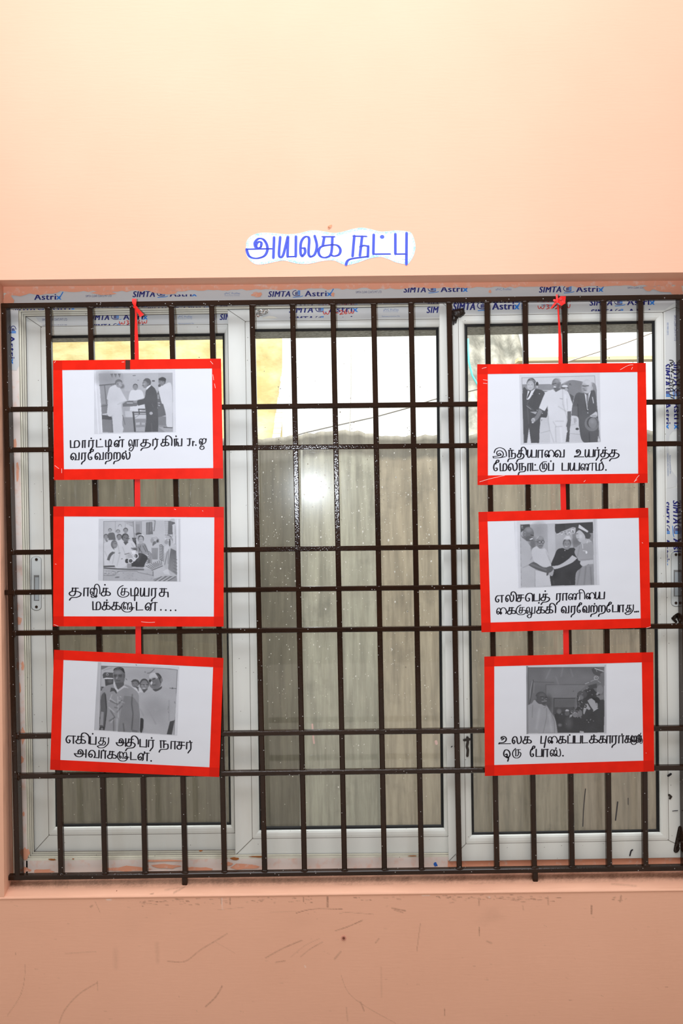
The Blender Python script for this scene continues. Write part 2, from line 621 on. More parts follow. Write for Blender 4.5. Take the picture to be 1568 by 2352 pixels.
def stain_at(px, py, extra=()):
    """stain strength per photo position (arrays)"""
    out = np.zeros((len(px), 2))
    for pts, w, s, ch in list(DIRT) + list(extra):
        P = np.array(smooth_pts(pts, max(3, w)) if len(pts) > 2 else pts, float)
        x0, x1, y0, y1 = P[:, 0].min() - w, P[:, 0].max() + w, P[:, 1].min() - w, P[:, 1].max() + w
        idx = np.nonzero((px > x0) & (px < x1) & (py > y0) & (py < y1))[0]
        if not len(idx):
            continue
        q = np.stack([px[idx], py[idx]], 1)
        d = np.full(len(idx), 1e9)
        for a, c in zip(P[:-1], P[1:]):
            e = c - a
            t = np.clip(((q - a) @ e) / (e @ e + 1e-9), 0, 1)
            d = np.minimum(d, np.linalg.norm(q - (a + t[:, None] * e), axis=1))
        g = s * np.clip(1.25 - d / (w * 0.5), 0, 1) * RNG.uniform(.45, 1, len(idx))
        out[idx, ch] = np.maximum(out[idx, ch], g) if s > .1 else np.minimum(1, out[idx, ch] + g)
    return out


def project(v):
    d = RM @ (np.array(v) - CAM)
    return CX + FPX * d[0] / d[2], CY - FPX * d[1] / d[2]


def grid(nx, ny, f):
    vs = [f(i / nx, j / ny) for j in range(ny + 1) for i in range(nx + 1)]
    fs = [(j * (nx + 1) + i, j * (nx + 1) + i + 1, (j + 1) * (nx + 1) + i + 1, (j + 1) * (nx + 1) + i) for j in range(ny) for i in range(nx)]
    return vs, fs


def bil(a, b, c, d, s, t):
    """a b along the top (s), d c along the bottom"""
    return (a * (1 - s) + b * s) * (1 - t) + (d * (1 - s) + c * s) * t


def set_color(o, name, arr):
    at = o.data.color_attributes.new(name, 'FLOAT_COLOR', 'POINT')
    full = np.ones((len(arr), 4), dtype=np.float32)
    full[:, :arr.shape[1]] = arr
    at.data.foreach_set('color', full.ravel())


mb = MB()
V = Vector
zt = lambda x: (x, 0, ZMAX)
# fields round the opening
mb.add(*grid(4, 24, lambda s, t: bil(V((XMIN, 0, ZMAX)), V((o_tl.x, 0, ZMAX)), o_tl, V((XMIN, 0, o_tl.z)), s, t)))
mb.add(*grid(20, 24, lambda s, t: bil(V((o_tl.x, 0, ZMAX)), V((o_tr.x, 0, ZMAX)), o_tr, o_tl, s, t)))
mb.add(*grid(4, 24, lambda s, t: bil(V((o_tr.x, 0, ZMAX)), V((XMAX, 0, ZMAX)), V((XMAX, 0, o_tr.z)), o_tr, s, t)))
mb.add(*grid(4, 24, lambda s, t: bil(V((XMIN, 0, o_tl.z)), o_tl, o_bl, V((XMIN, 0, o_bl.z)), s, t)))
mb.add(*grid(4, 24, lambda s, t: bil(o_tr, V((XMAX, 0, o_tr.z)), V((XMAX, 0, o_br.z)), o_br, s, t)))
mb.add(*grid(4, 24, lambda s, t: bil(V((XMIN, 0, o_bl.z)), o_bl, V((o_bl.x, 0, 0)), V((XMIN, 0, 0)), s, t)))
mb.add(*grid(4, 24, lambda s, t: bil(o_br, V((XMAX, 0, o_br.z)), V((XMAX, 0, 0)), V((o_br.x, 0, 0)), s, t)))
zc = 0.18
mb.add(*grid(760, 150, lambda s, t: bil(o_bl, o_br, V((o_br.x, 0, zc)), V((o_bl.x, 0, zc)), s, t)))
mb.add(*grid(10, 4, lambda s, t: bil(V((o_bl.x, 0, zc)), V((o_br.x, 0, zc)), V((o_br.x, 0, 0)), V((o_bl.x, 0, 0)), s, t)))
# soffit, jambs
LIPQ = quad((10, 30), (1625, 1630), (658.5, 645.5), (2013, 1992))
l_tl, l_tr, l_br, l_bl = [W(x, y, Y_LIP) for x, y in LIPQ]
mb.add(*grid(20, 2, lambda s, t: bil(o_tl, o_tr, l_tr, l_tl, s, t)))
mb.add(*grid(2, 20, lambda s, t: bil(o_tl, l_tl, l_bl, o_bl, s, t)))
mb.add(*grid(2, 20, lambda s, t: bil(l_tr, o_tr, o_br, l_br, s, t)))
# thickness of the wall behind the window plane
mb.box((XMIN, 0.001, o_tl.z + 0.02), (XMAX, 0.14, ZMAX))
mb.box((XMIN, 0.001, 0), (XMAX, 0.14, o_br.z - 0.05))
mb.box((XMIN, 0.001, o_br.z - 0.05), (l_tl.x - 0.02, 0.14, o_tl.z + 0.02))
mb.box((l_tr.x + 0.03, 0.001, o_br.z - 0.05), (XMAX, 0.14, o_tl.z + 0.02))
wall = mb.build('wall_back', M_WALL)
tag(wall, kind='structure')
pp = np.array([project(v.co) for v in wall.data.vertices])
ys = np.array([v.co.y for v in wall.data.vertices])
st = stain_at(np.where(ys < 1e-4, pp[:, 0], -9999), pp[:, 1])
set_color(wall, 'stain', np.concatenate([st, np.zeros((len(st), 1))], 1))
flk = MB()
for pts in ([(757, 517), (762, 516), (760, 522), (755, 524), (753, 519)], [(752, 521), (755, 521), (757, 525), (754, 525)]):
    flk.prism([W(x, y, -0.002) for x, y in pts], [W(x, y, 0.0005) for x, y in pts])
flk.build('paint_flake', mat('orange_flake', (0.75, 0.3, 0.16, 1)), wall)

# floor of the lobby
M_FLOOR = mat('grey_floor_tile', (0.42, 0.38, 0.34, 1), 0.35)
nt, b = nodes(M_FLOOR)
br = nt.nodes.new('ShaderNodeTexBrick')
br.offset = 0.0
br.inputs['Scale'].default_value = 1.0
br.inputs['Brick Width'].default_value = 0.6
br.inputs['Row Height'].default_value = 0.6
br.inputs['Mortar Size'].default_value = 0.004
br.inputs['Color1'].default_value = (0.36, 0.325, 0.29, 1)
br.inputs['Color2'].default_value = (0.34, 0.305, 0.275, 1)
br.inputs['Mortar'].default_value = (0.2, 0.18, 0.16, 1)
tcf = nt.nodes.new('ShaderNodeTexCoord')
nt.links.new(tcf.outputs['Object'], br.inputs['Vector'])
nt.links.new(br.outputs['Color'], b.inputs['Base Color'])
mb = MB()
mb.box((XMIN, -5.0, -0.06), (XMAX, 0.0, 0.0))
tag(mb.build('floor', M_FLOOR), kind='structure')

# ------------------------------------------------------------------ the sill
SILL = [(2067, 2049, 0.0), (2064, 2046, -0.0025), (2059, 2041, 0.001), (2053, 2035, 0.010), (2047, 2030, 0.018), (2042, 2025, 0.026), (2028, 2010, 0.047), (2013, 1992, Y_LIP + 0.002)]
vs, NX = [], 620
sub = []
for (a, c, Y), (a2, c2, Y2) in zip(SILL[:-1], SILL[1:]):
    k = max(2, int(abs(a2 - a) / 1.6))
    for j in range(k):
        t = j / k
        sub.append((a + (a2 - a) * t, c + (c2 - c) * t, Y + (Y2 - Y) * t))
sub.append(SILL[-1])
pxs = np.linspace(-14, 1618, NX + 1)
wob = [0.8 * math.sin(x * .013) + 0.6 * math.sin(x * .041 + 1) for x in pxs]
for a, c, Y in sub:
    for x, w_ in zip(pxs, wob):
        vs.append(W(x, a + (c - a) * (x - 60) / 1470 + (w_ if 0.002 < Y < 0.05 else 0), Y))
fs = [(j * (NX + 1) + i, j * (NX + 1) + i + 1, (j + 1) * (NX + 1) + i + 1, (j + 1) * (NX + 1) + i) for j in range(len(sub) - 1) for i in range(NX)]
sill = link('trim_1', vs, fs, M_WALL, None, None, True)
tag(sill, kind='structure')
sd = []
for k in range(150):
    x = random.uniform(0, 1568)
    yl = 2040 - (x - 60) * .0115
    y = yl - abs(random.gauss(0, 9))
    sd.append(([(x, y), (x + random.uniform(10, 60), y - random.uniform(-1, 1))], random.uniform(3, 8), random.uniform(.2, .5), 0))
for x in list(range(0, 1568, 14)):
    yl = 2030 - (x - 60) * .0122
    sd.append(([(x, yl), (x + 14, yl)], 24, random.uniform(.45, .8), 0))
for pts, w, s in [([(10, 2040), (45, 2036)], 14, .35), ([(380, 2044), (440, 2034)], 6, .35), ([(400, 2050), (436, 2030)], 5, .5), ([(1220, 2028), (1290, 2024)], 5, .3), ([(1400, 2020), (1500, 2016)], 6, .35),
                  ([(1405, 2030), (1460, 2035)], 6, .3), ([(345, 2054), (352, 2052)], 3, .7), ([(140, 2034), (160, 2033)], 3, .5), ([(825, 2022), (845, 2021)], 7, .4), ([(1060, 2017), (1080, 2016)], 7, .4)]:
    sd.append((pts, w, s, 0))
ar = np.array([project(v) for v in vs])
keep, DIRT = DIRT, []
st = stain_at(ar[:, 0], ar[:, 1], sd)
DIRT = keep
set_color(sill, 'stain', np.concatenate([st, np.zeros((len(st), 1))], 1))

# ------------------------------------------------------------------ outer face of this wall and what lies beyond
M_CONC = mat('grey_render', (0.36, 0.34, 0.3, 1), 0.9)
nt, b = nodes(M_CONC)
nz = n_noise(nt, 90, 4, 0.7)
nt.links.new(n_mix(nt, n_map(nt, nz.outputs['Fac'], 0.35, 0.7), (0.2, 0.19, 0.17, 1), (0.55, 0.53, 0.48, 1)), b.inputs['Base Color'])
mb = MB()
lipz = W(784, 775, 0.26).z
mb.box((XMIN, 0.142, lipz), (XMAX, 0.26, ZMAX))
mb.box((XMIN, 0.142, 0), (XMAX, 0.26, l_bl.z - 0.12))
mb.box((XMIN, 0.142, l_bl.z - 0.12), (l_bl.x - 0.12, 0.26, lipz))
mb.box((l_br.x + 0.12, 0.142, l_bl.z - 0.12), (XMAX, 0.26, lipz))
tag(mb.build('wall_front', M_CONC), kind='structure')

# neighbour's wall: streaked grey panels with a rough mortar top
YN = 1.1


def panel_material():
    m = mat('streaked_cement', (0.3, 0.27, 0.22, 1), 0.85)
    nt, b = nodes(m)
    at = n_attr(nt, 'panel')
    n1 = n_noise(nt, 6, 6, 0.65, (7.0, 1, 0.55))
    c = n_mix(nt, n_map(nt, n1.outputs['Fac'], 0.36, 0.64), (0.72, 0.71, 0.70, 1), (1.14, 1.13, 1.11, 1))
    c2 = n_mix(nt, 1.0, at.outputs['Color'], c, 'MULTIPLY')
    n2 = n_noise(nt, 7, 5, 0.7)
    c3 = n_mix(nt, n_map(nt, n2.outputs['Fac'], 0.55, 0.75, 0, 0.35), c2, (0.10, 0.09, 0.08, 1))
    nt.links.new(c3, b.inputs['Base Color'])
    n_bump(nt, b, n_noise(nt, 80, 4).outputs['Fac'], 0.15, 0.001)
    return m


topx = [(-200, 1012), (100, 1012), (300, 1010), (510, 1006), (600, 1008), (640, 1005), (690, 999), (740, 992), (800, 988), (840, 992), (880, 1001), (930, 1002), (1000, 999), (1080, 998), (1300, 994), (1500, 989), (1800, 986)]
tints = [(-200, 560, (.205, .178, .135)), (560, 592, (.15, .13, .1)), (592, 690, (.19, .168, .13)), (690, 870, (.47, .445, .375)), (870, 1030, (.49, .415, .325)), (1030, 1130, (.36, .31, .25)), (1130, 1330, (.38, .325, .26)), (1330, 1800, (.41, .335, .27))]
NXN, NZN = 220, 90
vs, cols = [], []
for j in range(NZN + 1):
    t = j / NZN
    for i in range(NXN + 1):
        px = -200 + 2000 * i / NXN
        top = np.interp(px, [a for a, _ in topx], [c for _, c in topx]) + 1.5 * math.sin(px * .21) + 1.2 * math.sin(px * .53)
        p = W(px, top, YN)
        z = p.z * (1 - t ** 1.0) + 0.0 * t
        x = W(px, 1400, YN).x
        bulge = 0.002 * math.sin(px * .05) if t < 0.06 else 0
        vs.append(V((x, YN - bulge, z)))
        tint = next(c for a, e, c in tints if a <= px <= e + .01)
        if t < 0.05:
            tint = (.26, .235, .2)
        cols.append(tint)
fs = [(j * (NXN + 1) + i, j * (NXN + 1) + i + 1, (j + 1) * (NXN + 1) + i + 1, (j + 1) * (NXN + 1) + i) for j in range(NZN) for i in range(NXN)]
n0 = len(vs)
for i in range(NXN + 1):
    vs.append(vs[i] + V((0, 0.15, 0))); cols.append((.3, .28, .24))
for i in range(NXN + 1):
    vs.append(V((vs[i].x, YN + 0.15, 0))); cols.append((.3, .28, .24))
fs += [(i + 1, i, n0 + i, n0 + i + 1) for i in range(NXN)]
fs += [(n0 + i + 1, n0 + i, n0 + NXN + 1 + i, n0 + NXN + 2 + i) for i in range(NXN)]
nb = link('wall_beyond', vs, fs, panel_material(), None, None, True)
tag(nb, kind='structure')
set_color(nb, 'panel', np.array(cols))
mb = MB()
for x0, x1, w_ in [(690, 688, 5), (868, 870, 2.5), (592, 594, 3), (1128, 1130, 2)]:
    mb.sheet([W(x0, 1030, YN - .003), W(x0 + w_, 1030, YN - .003), W(x1 + w_, 2050, YN - .003), W(x1, 2050, YN - .003)], .002)
mb.build('panel_joint', mat('joint_grey', (.42, .40, .35, 1), .9), nb)

# yellow tarpaulin, roof sheets, cables over the neighbour's wall
YT = 1.75


def cloth_sheet(px0, px1, py0, py1, nx, ny, fold):
    vs = []
    for j in range(ny + 1):
        for i in range(nx + 1):
            s, t = i / nx, j / ny
            px, py = px0 + (px1 - px0) * s, py0 + (py1 - py0) * t
            Y = YT + 0.55 * (1 - t) + fold(s, t)
            vs.append(W(px, py, Y))
    fs = [(j * (nx + 1) + i, j * (nx + 1) + i + 1, (j + 1) * (nx + 1) + i + 1, (j + 1) * (nx + 1) + i) for j in range(ny) for i in range(nx)]
    return vs, fs


ph = RNG.uniform(0, 6.28, 40)
amp = RNG.normal(0, 1, (12, 2))


def wrinkle(s, t):
    r = 0
    for k in range(12):
        r += 0.010 * math.sin((amp[k, 0] * 16) * s + (amp[k, 1] * 12) * t * 1.5 + ph[k]) / (1 + .3 * k)
    return r


M_TARP = mat('yellow_tarpaulin', (0.62, 0.50, 0.22, 1), 0.6)
nt, b = nodes(M_TARP)
nz = n_noise(nt, 4.5, 5, 0.6)
nt.links.new(n_mix(nt, n_map(nt, nz.outputs['Fac'], 0.4, 0.68), (0.38, 0.285, 0.105, 1), (0.62, 0.53, 0.28, 1)), b.inputs['Base Color'])
n_bump(nt, b, n_noise(nt, 11, 4, 0.55, (0.8, 1, 1.3)).outputs['Fac'], 0.6, 0.02)
vs, fs = cloth_sheet(60, 648, 700, 1030, 80, 40, wrinkle)
tarp = recentre(link('tarpaulin', vs, fs, M_TARP, None, None, True))
tag(tarp, 'creased yellow tarpaulin sheet above the neighbour wall, seen through the left panes', 'tarpaulin')
M_STRAP = mat('pale_strap', (0.5, 0.55, 0.6, 1), 0.5)
mb = MB()
pts = [(672 - 40 * t, 745 + 275 * t) for t in np.linspace(0, 1, 24)]
for (a, c), (d, e) in zip(pts[:-1], pts[1:]):
    yy = YT - 0.07 + .55 * (1 - (c - 700) / 330)
    w_ = random.uniform(8, 10)
    mb.prism([W(a - w_, c, yy), W(a + w_, c, yy), W(d + w_, e - 1, yy - .02), W(d - w_, e - 1, yy - .02)], [W(a - w_, c, yy + .01), W(a + w_, c, yy + .01), W(d + w_, e - 1, yy - .01), W(d - w_, e - 1, yy - .01)])
o = recentre(mb.build('webbing_strap', M_STRAP))
tag(o, 'pale ribbed strap running down beside the yellow sheet', 'strap')

M_ASB = mat('weathered_sheet', (0.42, 0.40, 0.35, 1), 0.9)
nt, b = nodes(M_ASB)
nz = n_noise(nt, 9, 6, 0.7)
nt.links.new(n_mix(nt, n_map(nt, nz.outputs['Fac'], 0.4, 0.66), (0.20, 0.19, 0.165, 1), (0.50, 0.47, 0.41, 1)), b.inputs['Base Color'])
vs = []
NA, NB_ = 60, 20
for j in range(NB_ + 1):
    for i in range(NA + 1):
        s, t = i / NA, j / NB_
        px = 1040 + (150 + 75 * t) * s + 0
        py = 755 + 290 * t + 10 * s
        vs.append(W(px, py, 2.3 - 0.5 * t + 0.035 * math.sin(s * 3 * 6.28)))
fs = [(j * (NA + 1) + i, j * (NA + 1) + i + 1, (j + 1) * (NA + 1) + i + 1, (j + 1) * (NA + 1) + i) for j in range(NB_) for i in range(NA)]
o = recentre(link('roof_sheet', vs, fs, M_ASB, None, None, True))
tag(o, 'weathered grey corrugated roof sheet seen through the right pane', 'roof sheet')
mb = MB()
mb.tube([W(x, y, 1.7) for x, y in [(1074, 778), (1076, 830), (1084, 862), (1094, 880), (1110, 905), (1130, 960)]] + [W(1140, 1003, 1.2)], .0045)
o = recentre(mb.build('hose', mat('turquoise_hose', (0.15, 0.7, 0.68, 1), .4), None, True))
tag(o, 'thin turquoise hose hanging beyond the right pane', 'hose')
M_CABLE = mat('grey_cable', (0.22, 0.2, 0.19, 1), .6)
mb = MB()
mb.tube([W(640, 1012, 1.16)] + [W(x, y, 1.3) for x, y in [(699, 994), (764, 979), (860, 958), (940, 936), (994, 918), (1080, 898), (1130, 886), (1200, 868)]], .0028)
o = recentre(mb.build('cable', M_CABLE, None, True))
tag(o, 'thin grey cable crossing the bright upper part of the middle pane', 'cable')
mb = MB()
mb.tube([W(x, y, 1.9) for x, y in [(1180, 870), (1240, 846), (1305, 830), (1380, 806), (1440, 786), (1498, 764), (1600, 730)]], .0035)
o = recentre(mb.build('cable', mat('pale_cable', (0.5, 0.42, 0.38, 1), .6), None, True))
tag(o, 'pale cable rising to the right behind the top of the right pane', 'cable')
mb = MB()
mb.sheet([W(x, y, 2.05) for x, y in [(1190, 829), (1640, 823), (1640, 815), (1190, 821)]], .08)
o = recentre(mb.build('batten', mat('ochre_batten', (0.9, 0.7, 0.42, 1), .7)))
tag(o, 'faint ochre batten on the bright roof behind the right pane', 'batten')
mb = MB()
mb.tube([W(x, y, 1.22) for x, y in [(801, 745), (806, 800), (806, 900), (803, 985), (803, 1000)]], .0016)
o = recentre(mb.build('wire', mat('white_wire', (0.55, 0.52, 0.5, 1), .6), None, True))
tag(o, 'faint upright wire in the bright area of the middle pane', 'wire')

# ------------------------------------------------------------------ the sliding window
win = thing('window_1', W(784, 2000, 0.07), kind='structure')

LIN = quad((43, 63.5), (1606, 1612), (711, 690), (1972, 1959.5))
mb = MB()
lo = quad((59, 77.5), (1596, 1602), (726, 706), (1957, 1945))
d5 = qlerp(LIN, lo, .25)
loft(mb, [(qinset(LIPQ, -8), Y_LIP + .05, 0), (qinset(LIPQ, -8), Y_LIP, 0), (LIN, Y_LIP, 0), (qlerp(LIN, lo, .06), Y_LIP + .006, 1), (qlerp(LIN, lo, .12), Y_LIP + .007, 0),
          (qlerp(LIN, lo, .34), Y_LIP + .007, 2), (qlerp(LIN, lo, .42), Y_LIP + .014, 0), (qlerp(LIN, lo, .68), Y_LIP + .014, 2), (qlerp(LIN, lo, .74), Y_LIP + .02, 0), (lo, Y_LIP + .02, 2), (qlerp(LIN, lo, 1.15), Y_LEFT + .004, 0), (qlerp(LIN, lo, 1.15), Y_LEFT + .04, 0)])
frame = mb.build('outer_frame', [M_CREAM, M_SEAM, M_SEAM], win)


def sash(name, outer, line, bead, gask, Y0):
    mb = MB()
    loft(mb, [(outer, Y0 + .03, 0), (outer, Y0 + .001, 0), (qinset(outer, .8), Y0, 0), (line, Y0, 1), (qinset(line, 1.1), Y0 + .0008, 0), (qlerp(line, bead, .30), Y0 + .0002, 0), (qlerp(line, bead, .60), Y0 + .001, 0),
              (qlerp(line, bead, .82), Y0 + .0035, 0), (qlerp(line, bead, .94), Y0 + .007, 0), (bead, Y0 + .011, 0), (bead, Y0 + .03, 0)])
    for (x0, y0), (x1, y1), (x2, y2) in zip(outer, line, bead):         # mitre seams
        for (a, c), (d, e), Y1, Y2 in (((x0, y0), (x1, y1), Y0, Y0), ((x1, y1), (x2, y2), Y0, Y0 + .009)):
            n = np.array([-(e - c), d - a], float); n *= .55 / (np.linalg.norm(n) + 1e-6)
            mb.add([W(a + n[0], c + n[1], Y1 - .0006), W(a - n[0], c - n[1], Y1 - .0006), W(d - n[0], e - n[1], Y2 - .0006), W(d + n[0], e + n[1], Y2 - .0006)], [(0, 1, 2, 3)], 1)
    s = mb.build(name, [M_PVC, M_SEAM], win)
    mb = MB()
    loft(mb, [(qinset(bead, -1), Y0 + .0105, 0), (qlerp(bead, gask, .5), Y0 + .009, 0), (gask, Y0 + .0115, 0), (gask, Y0 + .018, 0)])
    mb.build('gasket', M_RUBBER, s)
    g = qinset(gask, -2)
    gm = MB()
    gm.sheet([W(x, y, Y0 + .0145) for x, y in g], .004)
    # a single pane face is enough for the see-through shader; the back face closes it
    go = gm.build('glass_pane', M_GLASS, s)
    return s, go


SL = sash('sliding_sash', quad((59.5, 78), (560, 575), (727, 706.5), (1956.5, 1944)), quad((93, 112), (524, 540), (750, 730), (1920, 1902)),
          quad((117, 129), (515, 531), (772, 752), (1899, 1883)), quad((120, 132), (511, 527), (778, 758), (1893, 1877)), Y_LEFT)
# the left sash runs on behind the middle one
def run_on(sq, x_t, x_b):
    return sq


SM = sash('sliding_sash', quad((523.5, 540), (1040, 1056), (718, 696), (1967.5, 1958.8)), quad((562.5, 579), (1016, 1030), (743.5, 726), (1933, 1916)),
          quad((581, 597), (1007, 1019), (762, 746.5), (1913, 1893.5)), quad((587, 601), (1001, 1013), (768, 752), (1904, 1888)), Y_MID)
SR = sash('sliding_sash', quad((1009.5, 1029.5), (1612, 1618), (703, 683), (1994, 1970.5)), quad((1052, 1069), (1524, 1536), (742, 716.5), (1957, 1930.6)),
          quad((1067, 1084), (1503, 1514), (764, 736.5), (1934, 1909.7)), quad((1073, 1089), (1496.5, 1507), (770, 742.5), (1929, 1903.7)), Y_RIGHT)
sl, sm, sr = SL[0], SM[0], SR[0]


# paint specks spattered on the panes
def specks(parent, n, fx, fy, Y, material, name, r0, r1):
    mb = MB()
    for _ in range(n):
        x, y = fx(), fy()
        r = random.uniform(r0, r1) * (1 if random.random() < .85 else 1.8)
        mb.add([W(a, c, Y) for a, c in blob(x, y, r, r * random.uniform(.8, 1.7), 7, .35)], [tuple(range(7))])
    o = mb.build(name, material, parent)
    o['kind'] = 'stuff'
    return o


tri = lambda a, m_, c: (lambda: random.triangular(a, c, m_))
uni = lambda a, c: (lambda: random.uniform(a, c))
specks(sm, 1000, uni(603, 1000), tri(1010, 1080, 1890), Y_MID + .0138, M_SPECK, 'paint_specks', .3, .95)
specks(sm, 150, uni(603, 1000), tri(770, 900, 1890), Y_MID + .0136, M_DARKSPECK, 'dirt_specks', .4, 1.1)
specks(sr, 600, uni(1090, 1494), tri(1010, 1100, 1890), Y_RIGHT + .0138, M_SPECK, 'paint_specks', .3, .9)
specks(sr, 60, uni(1090, 1494), uni(775, 1890), Y_RIGHT + .0136, M_DARKSPECK, 'dirt_specks', .4, 1.0)
specks(sl, 260, uni(134, 510), uni(1030, 1880), Y_LEFT + .0138, M_SPECK, 'paint_specks', .3, .75)
specks(sl, 60, uni(134, 510), uni(785, 1880), Y_LEFT + .0136, M_DARKSPECK, 'dirt_specks', .4, .9)
mb = MB()
for pts, w_ in [([(1344, 1812), (1340, 1855), (1338, 1898)], 2), ([(1418, 1842), (1413, 1884)], 3), ([(1442, 1833), (1442, 1848)], 1.6), ([(1306, 1250), (1306, 1256)], 2)]:
    stroke(mb, pts, w_, lambda a, c: W(a, c, Y_RIGHT + .0134), 0)
mb.build('scratch_mark', mat('scratch_grey', (.06, .055, .06, 1), .7), sr)
mb = MB()
for pts, w_ in [([(717, 1664), (719, 1690), (721, 1707)], 4), ([(1001, 1703), (1002, 1708)], 6)]:
    stroke(mb, pts, w_, lambda a, c: W(a, c, Y_MID + .0134), 0)
mb.build('paint_dab', mat('pink_dab', (.75, .52, .46, 1), .7), sm)


# ------------------------------------------------------------------ printed film on the frame
def font_mesh(txt, bold, shear):
    cu = bpy.data.curves.new('t', 'FONT')
    cu.body = txt
    cu.size = 1.0
    cu.offset = bold
    cu.shear = shear
    cu.resolution_u = 3
    cu.space_character = 1.12
    o = bpy.data.objects.new('t', cu)
    COL.objects.link(o)
    dg = bpy.context.evaluated_depsgraph_get()
    me = bpy.data.meshes.new_from_object(o.evaluated_get(dg))
    vs = np.array([v.co[:2] for v in me.vertices])
    fs = [tuple(p.vertices) for p in me.polygons]
    bpy.data.objects.remove(o)
    bpy.data.curves.remove(cu)
    bpy.data.meshes.remove(me)
    return vs, fs


_fm = {}


def text_px(mb, txt, x0, y0, length, height, Y, k, bold=0.0, shear=0.0, down=False, slope=-0.0137, clip=None):
    """lettering from x0,y0 (baseline start, photo px); down = reading downwards with the letter tops to the right"""
    if height > 8 and bold > 0.011:
        for q, dx in enumerate((-.055, -.02, .02, .055)):
            dx *= height
            a_, b_ = (0.012 * dx, dx) if down else (dx, slope * dx)
            text_px(mb, txt, x0 + a_, y0 + b_, length, height, Y - 1.5e-5 * q, k, 0.0, shear, down, slope, clip)
        return
    key = (txt, 0.0, shear)
    if key not in _fm:
        _fm[key] = font_mesh(txt, 0.0, shear)
    vs, fs = _fm[key]
    u = (vs[:, 0] - vs[:, 0].min()) / (np.ptp(vs[:, 0])) * length
    cap = 0.72
    v = vs[:, 1] / cap * height
    if clip is not None:
        bm = bmesh.new()
        bv = [bm.verts.new((a, c, 0)) for a, c in zip(u, v)]
        for f in fs:
            try:
                bm.faces.new([bv[i] for i in f])
            except ValueError:
                pass
        for co, no in (((0, clip[1], 0), (0, 1, 0)), ((0, clip[0], 0), (0, -1, 0))):
            bmesh.ops.bisect_plane(bm, geom=bm.verts[:] + bm.edges[:] + bm.faces[:], plane_co=co, plane_no=no, clear_outer=True)
        bm.verts.ensure_lookup_table()
        bm.verts.index_update()
        u = np.array([q.co.x for q in bm.verts]); v = np.array([q.co.y for q in bm.verts])
        fs = [tuple(q.index for q in f.verts) for f in bm.faces]
        bm.free()
        if not len(fs):
            return
    if down:
        pts = [W(x0 + b_ + 0.012 * a, y0 + a, Y) for a, b_ in zip(u, v)]
    else:
        pts = [W(x0 + a, y0 - b_ + slope * a, Y) for a, b_ in zip(u, v)]
    mb.add(pts, fs, k)


def logo_px(mb, x0, y0, h, Y, down=False, clip=(-9, 99)):
    """the swoosh with its little tower, h = cap height"""
    def f(a, c):
        c = min(max(c, clip[0]), clip[1])
        return W(x0 + c + .012 * a, y0 + a, Y) if down else W(x0 + a, y0 - c - .0137 * a, Y)
    s = h / 14.0
    arc = [(9, 14.5), (4, 13), (1, 9.5), (1.5, 5.5), (5, 2.5), (11, 1.6), (18, 2.5)]
    stroke(mb, [(a * s, c * s) for a, c in arc], 1.7 * s, f, 1, 1.5 * s, False)
    stroke(mb, [(a * s, c * s) for a, c in [(2, -1.6), (10, -1.2), (20, -0.2), (25, 1.2)]], 1.5 * s, f, 2, 2 * s, False)
    for i, (a, t, k) in enumerate([(7, 10.5, 1), (10, 12, 1), (13.2, 14.5, 2), (16.4, 14.5, 2)]):
        mb.add([f(q[0] * s, q[1] * s) for q in [(a, 3.6), (a + 2.3, 3.6), (a + 2.3, t), (a, t)]], [(0, 1, 2, 3)], k)


def brand(mb, x, y, h, Y, parts='SLA', sw=50, down=False, clip=None, gap=5):
    """the film maker's line: name, emblem, product; x,y = start of baseline"""
    lc = clip if clip else (-9, 99)
    L = 0
    if 'S' in parts:
        text_px(mb, 'SIMTA', x, y, sw, h, Y, 1, .014, .22, down, clip=clip)
    L = sw + gap
    if 'L' in parts:
        if down:
            logo_px(mb, x + .012 * L, y + L, h, Y, True, lc)
        else:
            logo_px(mb, x + L, y - .0137 * L, h, Y, False, lc)
    L += 25 * h / 14 + gap
    if 'A' in parts:
        al = sw * 1.23
        if down:
            text_px(mb, 'Astri', x + .012 * L, y + L, al * .8, h, Y, 1, .018, 0, True, clip=clip)
            text_px(mb, 'x', x + .012 * (L + al * .82), y + L + al * .82, al * .18, h, Y, 2, .02, 0, True, clip=clip)
        else:
            text_px(mb, 'Astri', x + L, y - .0137 * L, al * .8, h, Y, 1, .018, 0, clip=clip)
            text_px(mb, 'x', x + L + al * .82, y - .0137 * (L + al * .82), al * .18, h, Y, 2, .02, 0, clip=clip)
            if clip is None:
                stroke(mb, [(x + L + al * .93, y - .0137 * L - h * .25), (x + L + al * 1.06, y - .0137 * L - h * 1.25)], h * .17, lambda a, c: W(a, c, Y), 2, 3, False)
    return L


FILM = [M_FILM, M_NAVY, M_SKYBLUE, M_SMALLBLUE]


def rag(x0, x1, f, Y, amp=1.0, step=9):
    n = max(2, int(abs(x1 - x0) / step))
    return [(x0 + (x1 - x0) * i / n, f(x0 + (x1 - x0) * i / n) + random.uniform(-amp, amp)) for i in range(n + 1)]


def band(mb, x0, x1, ft, fb, Y, k=0, amp_t=0.0, amp_b=0.0, step=9):
    n = max(2, int(abs(x1 - x0) / step))
    xs = [x0 + (x1 - x0) * i / n for i in range(n + 1)]
    top = [W(x, ft(x) + random.uniform(-amp_t, amp_t), Y) for x in xs]
    bot = [W(x, fb(x) + random.uniform(-amp_b, amp_b), Y) for x in xs]
    mb.add(top + bot, [(i, n + 1 + i, n + 2 + i, i + 1) for i in range(n)], k)


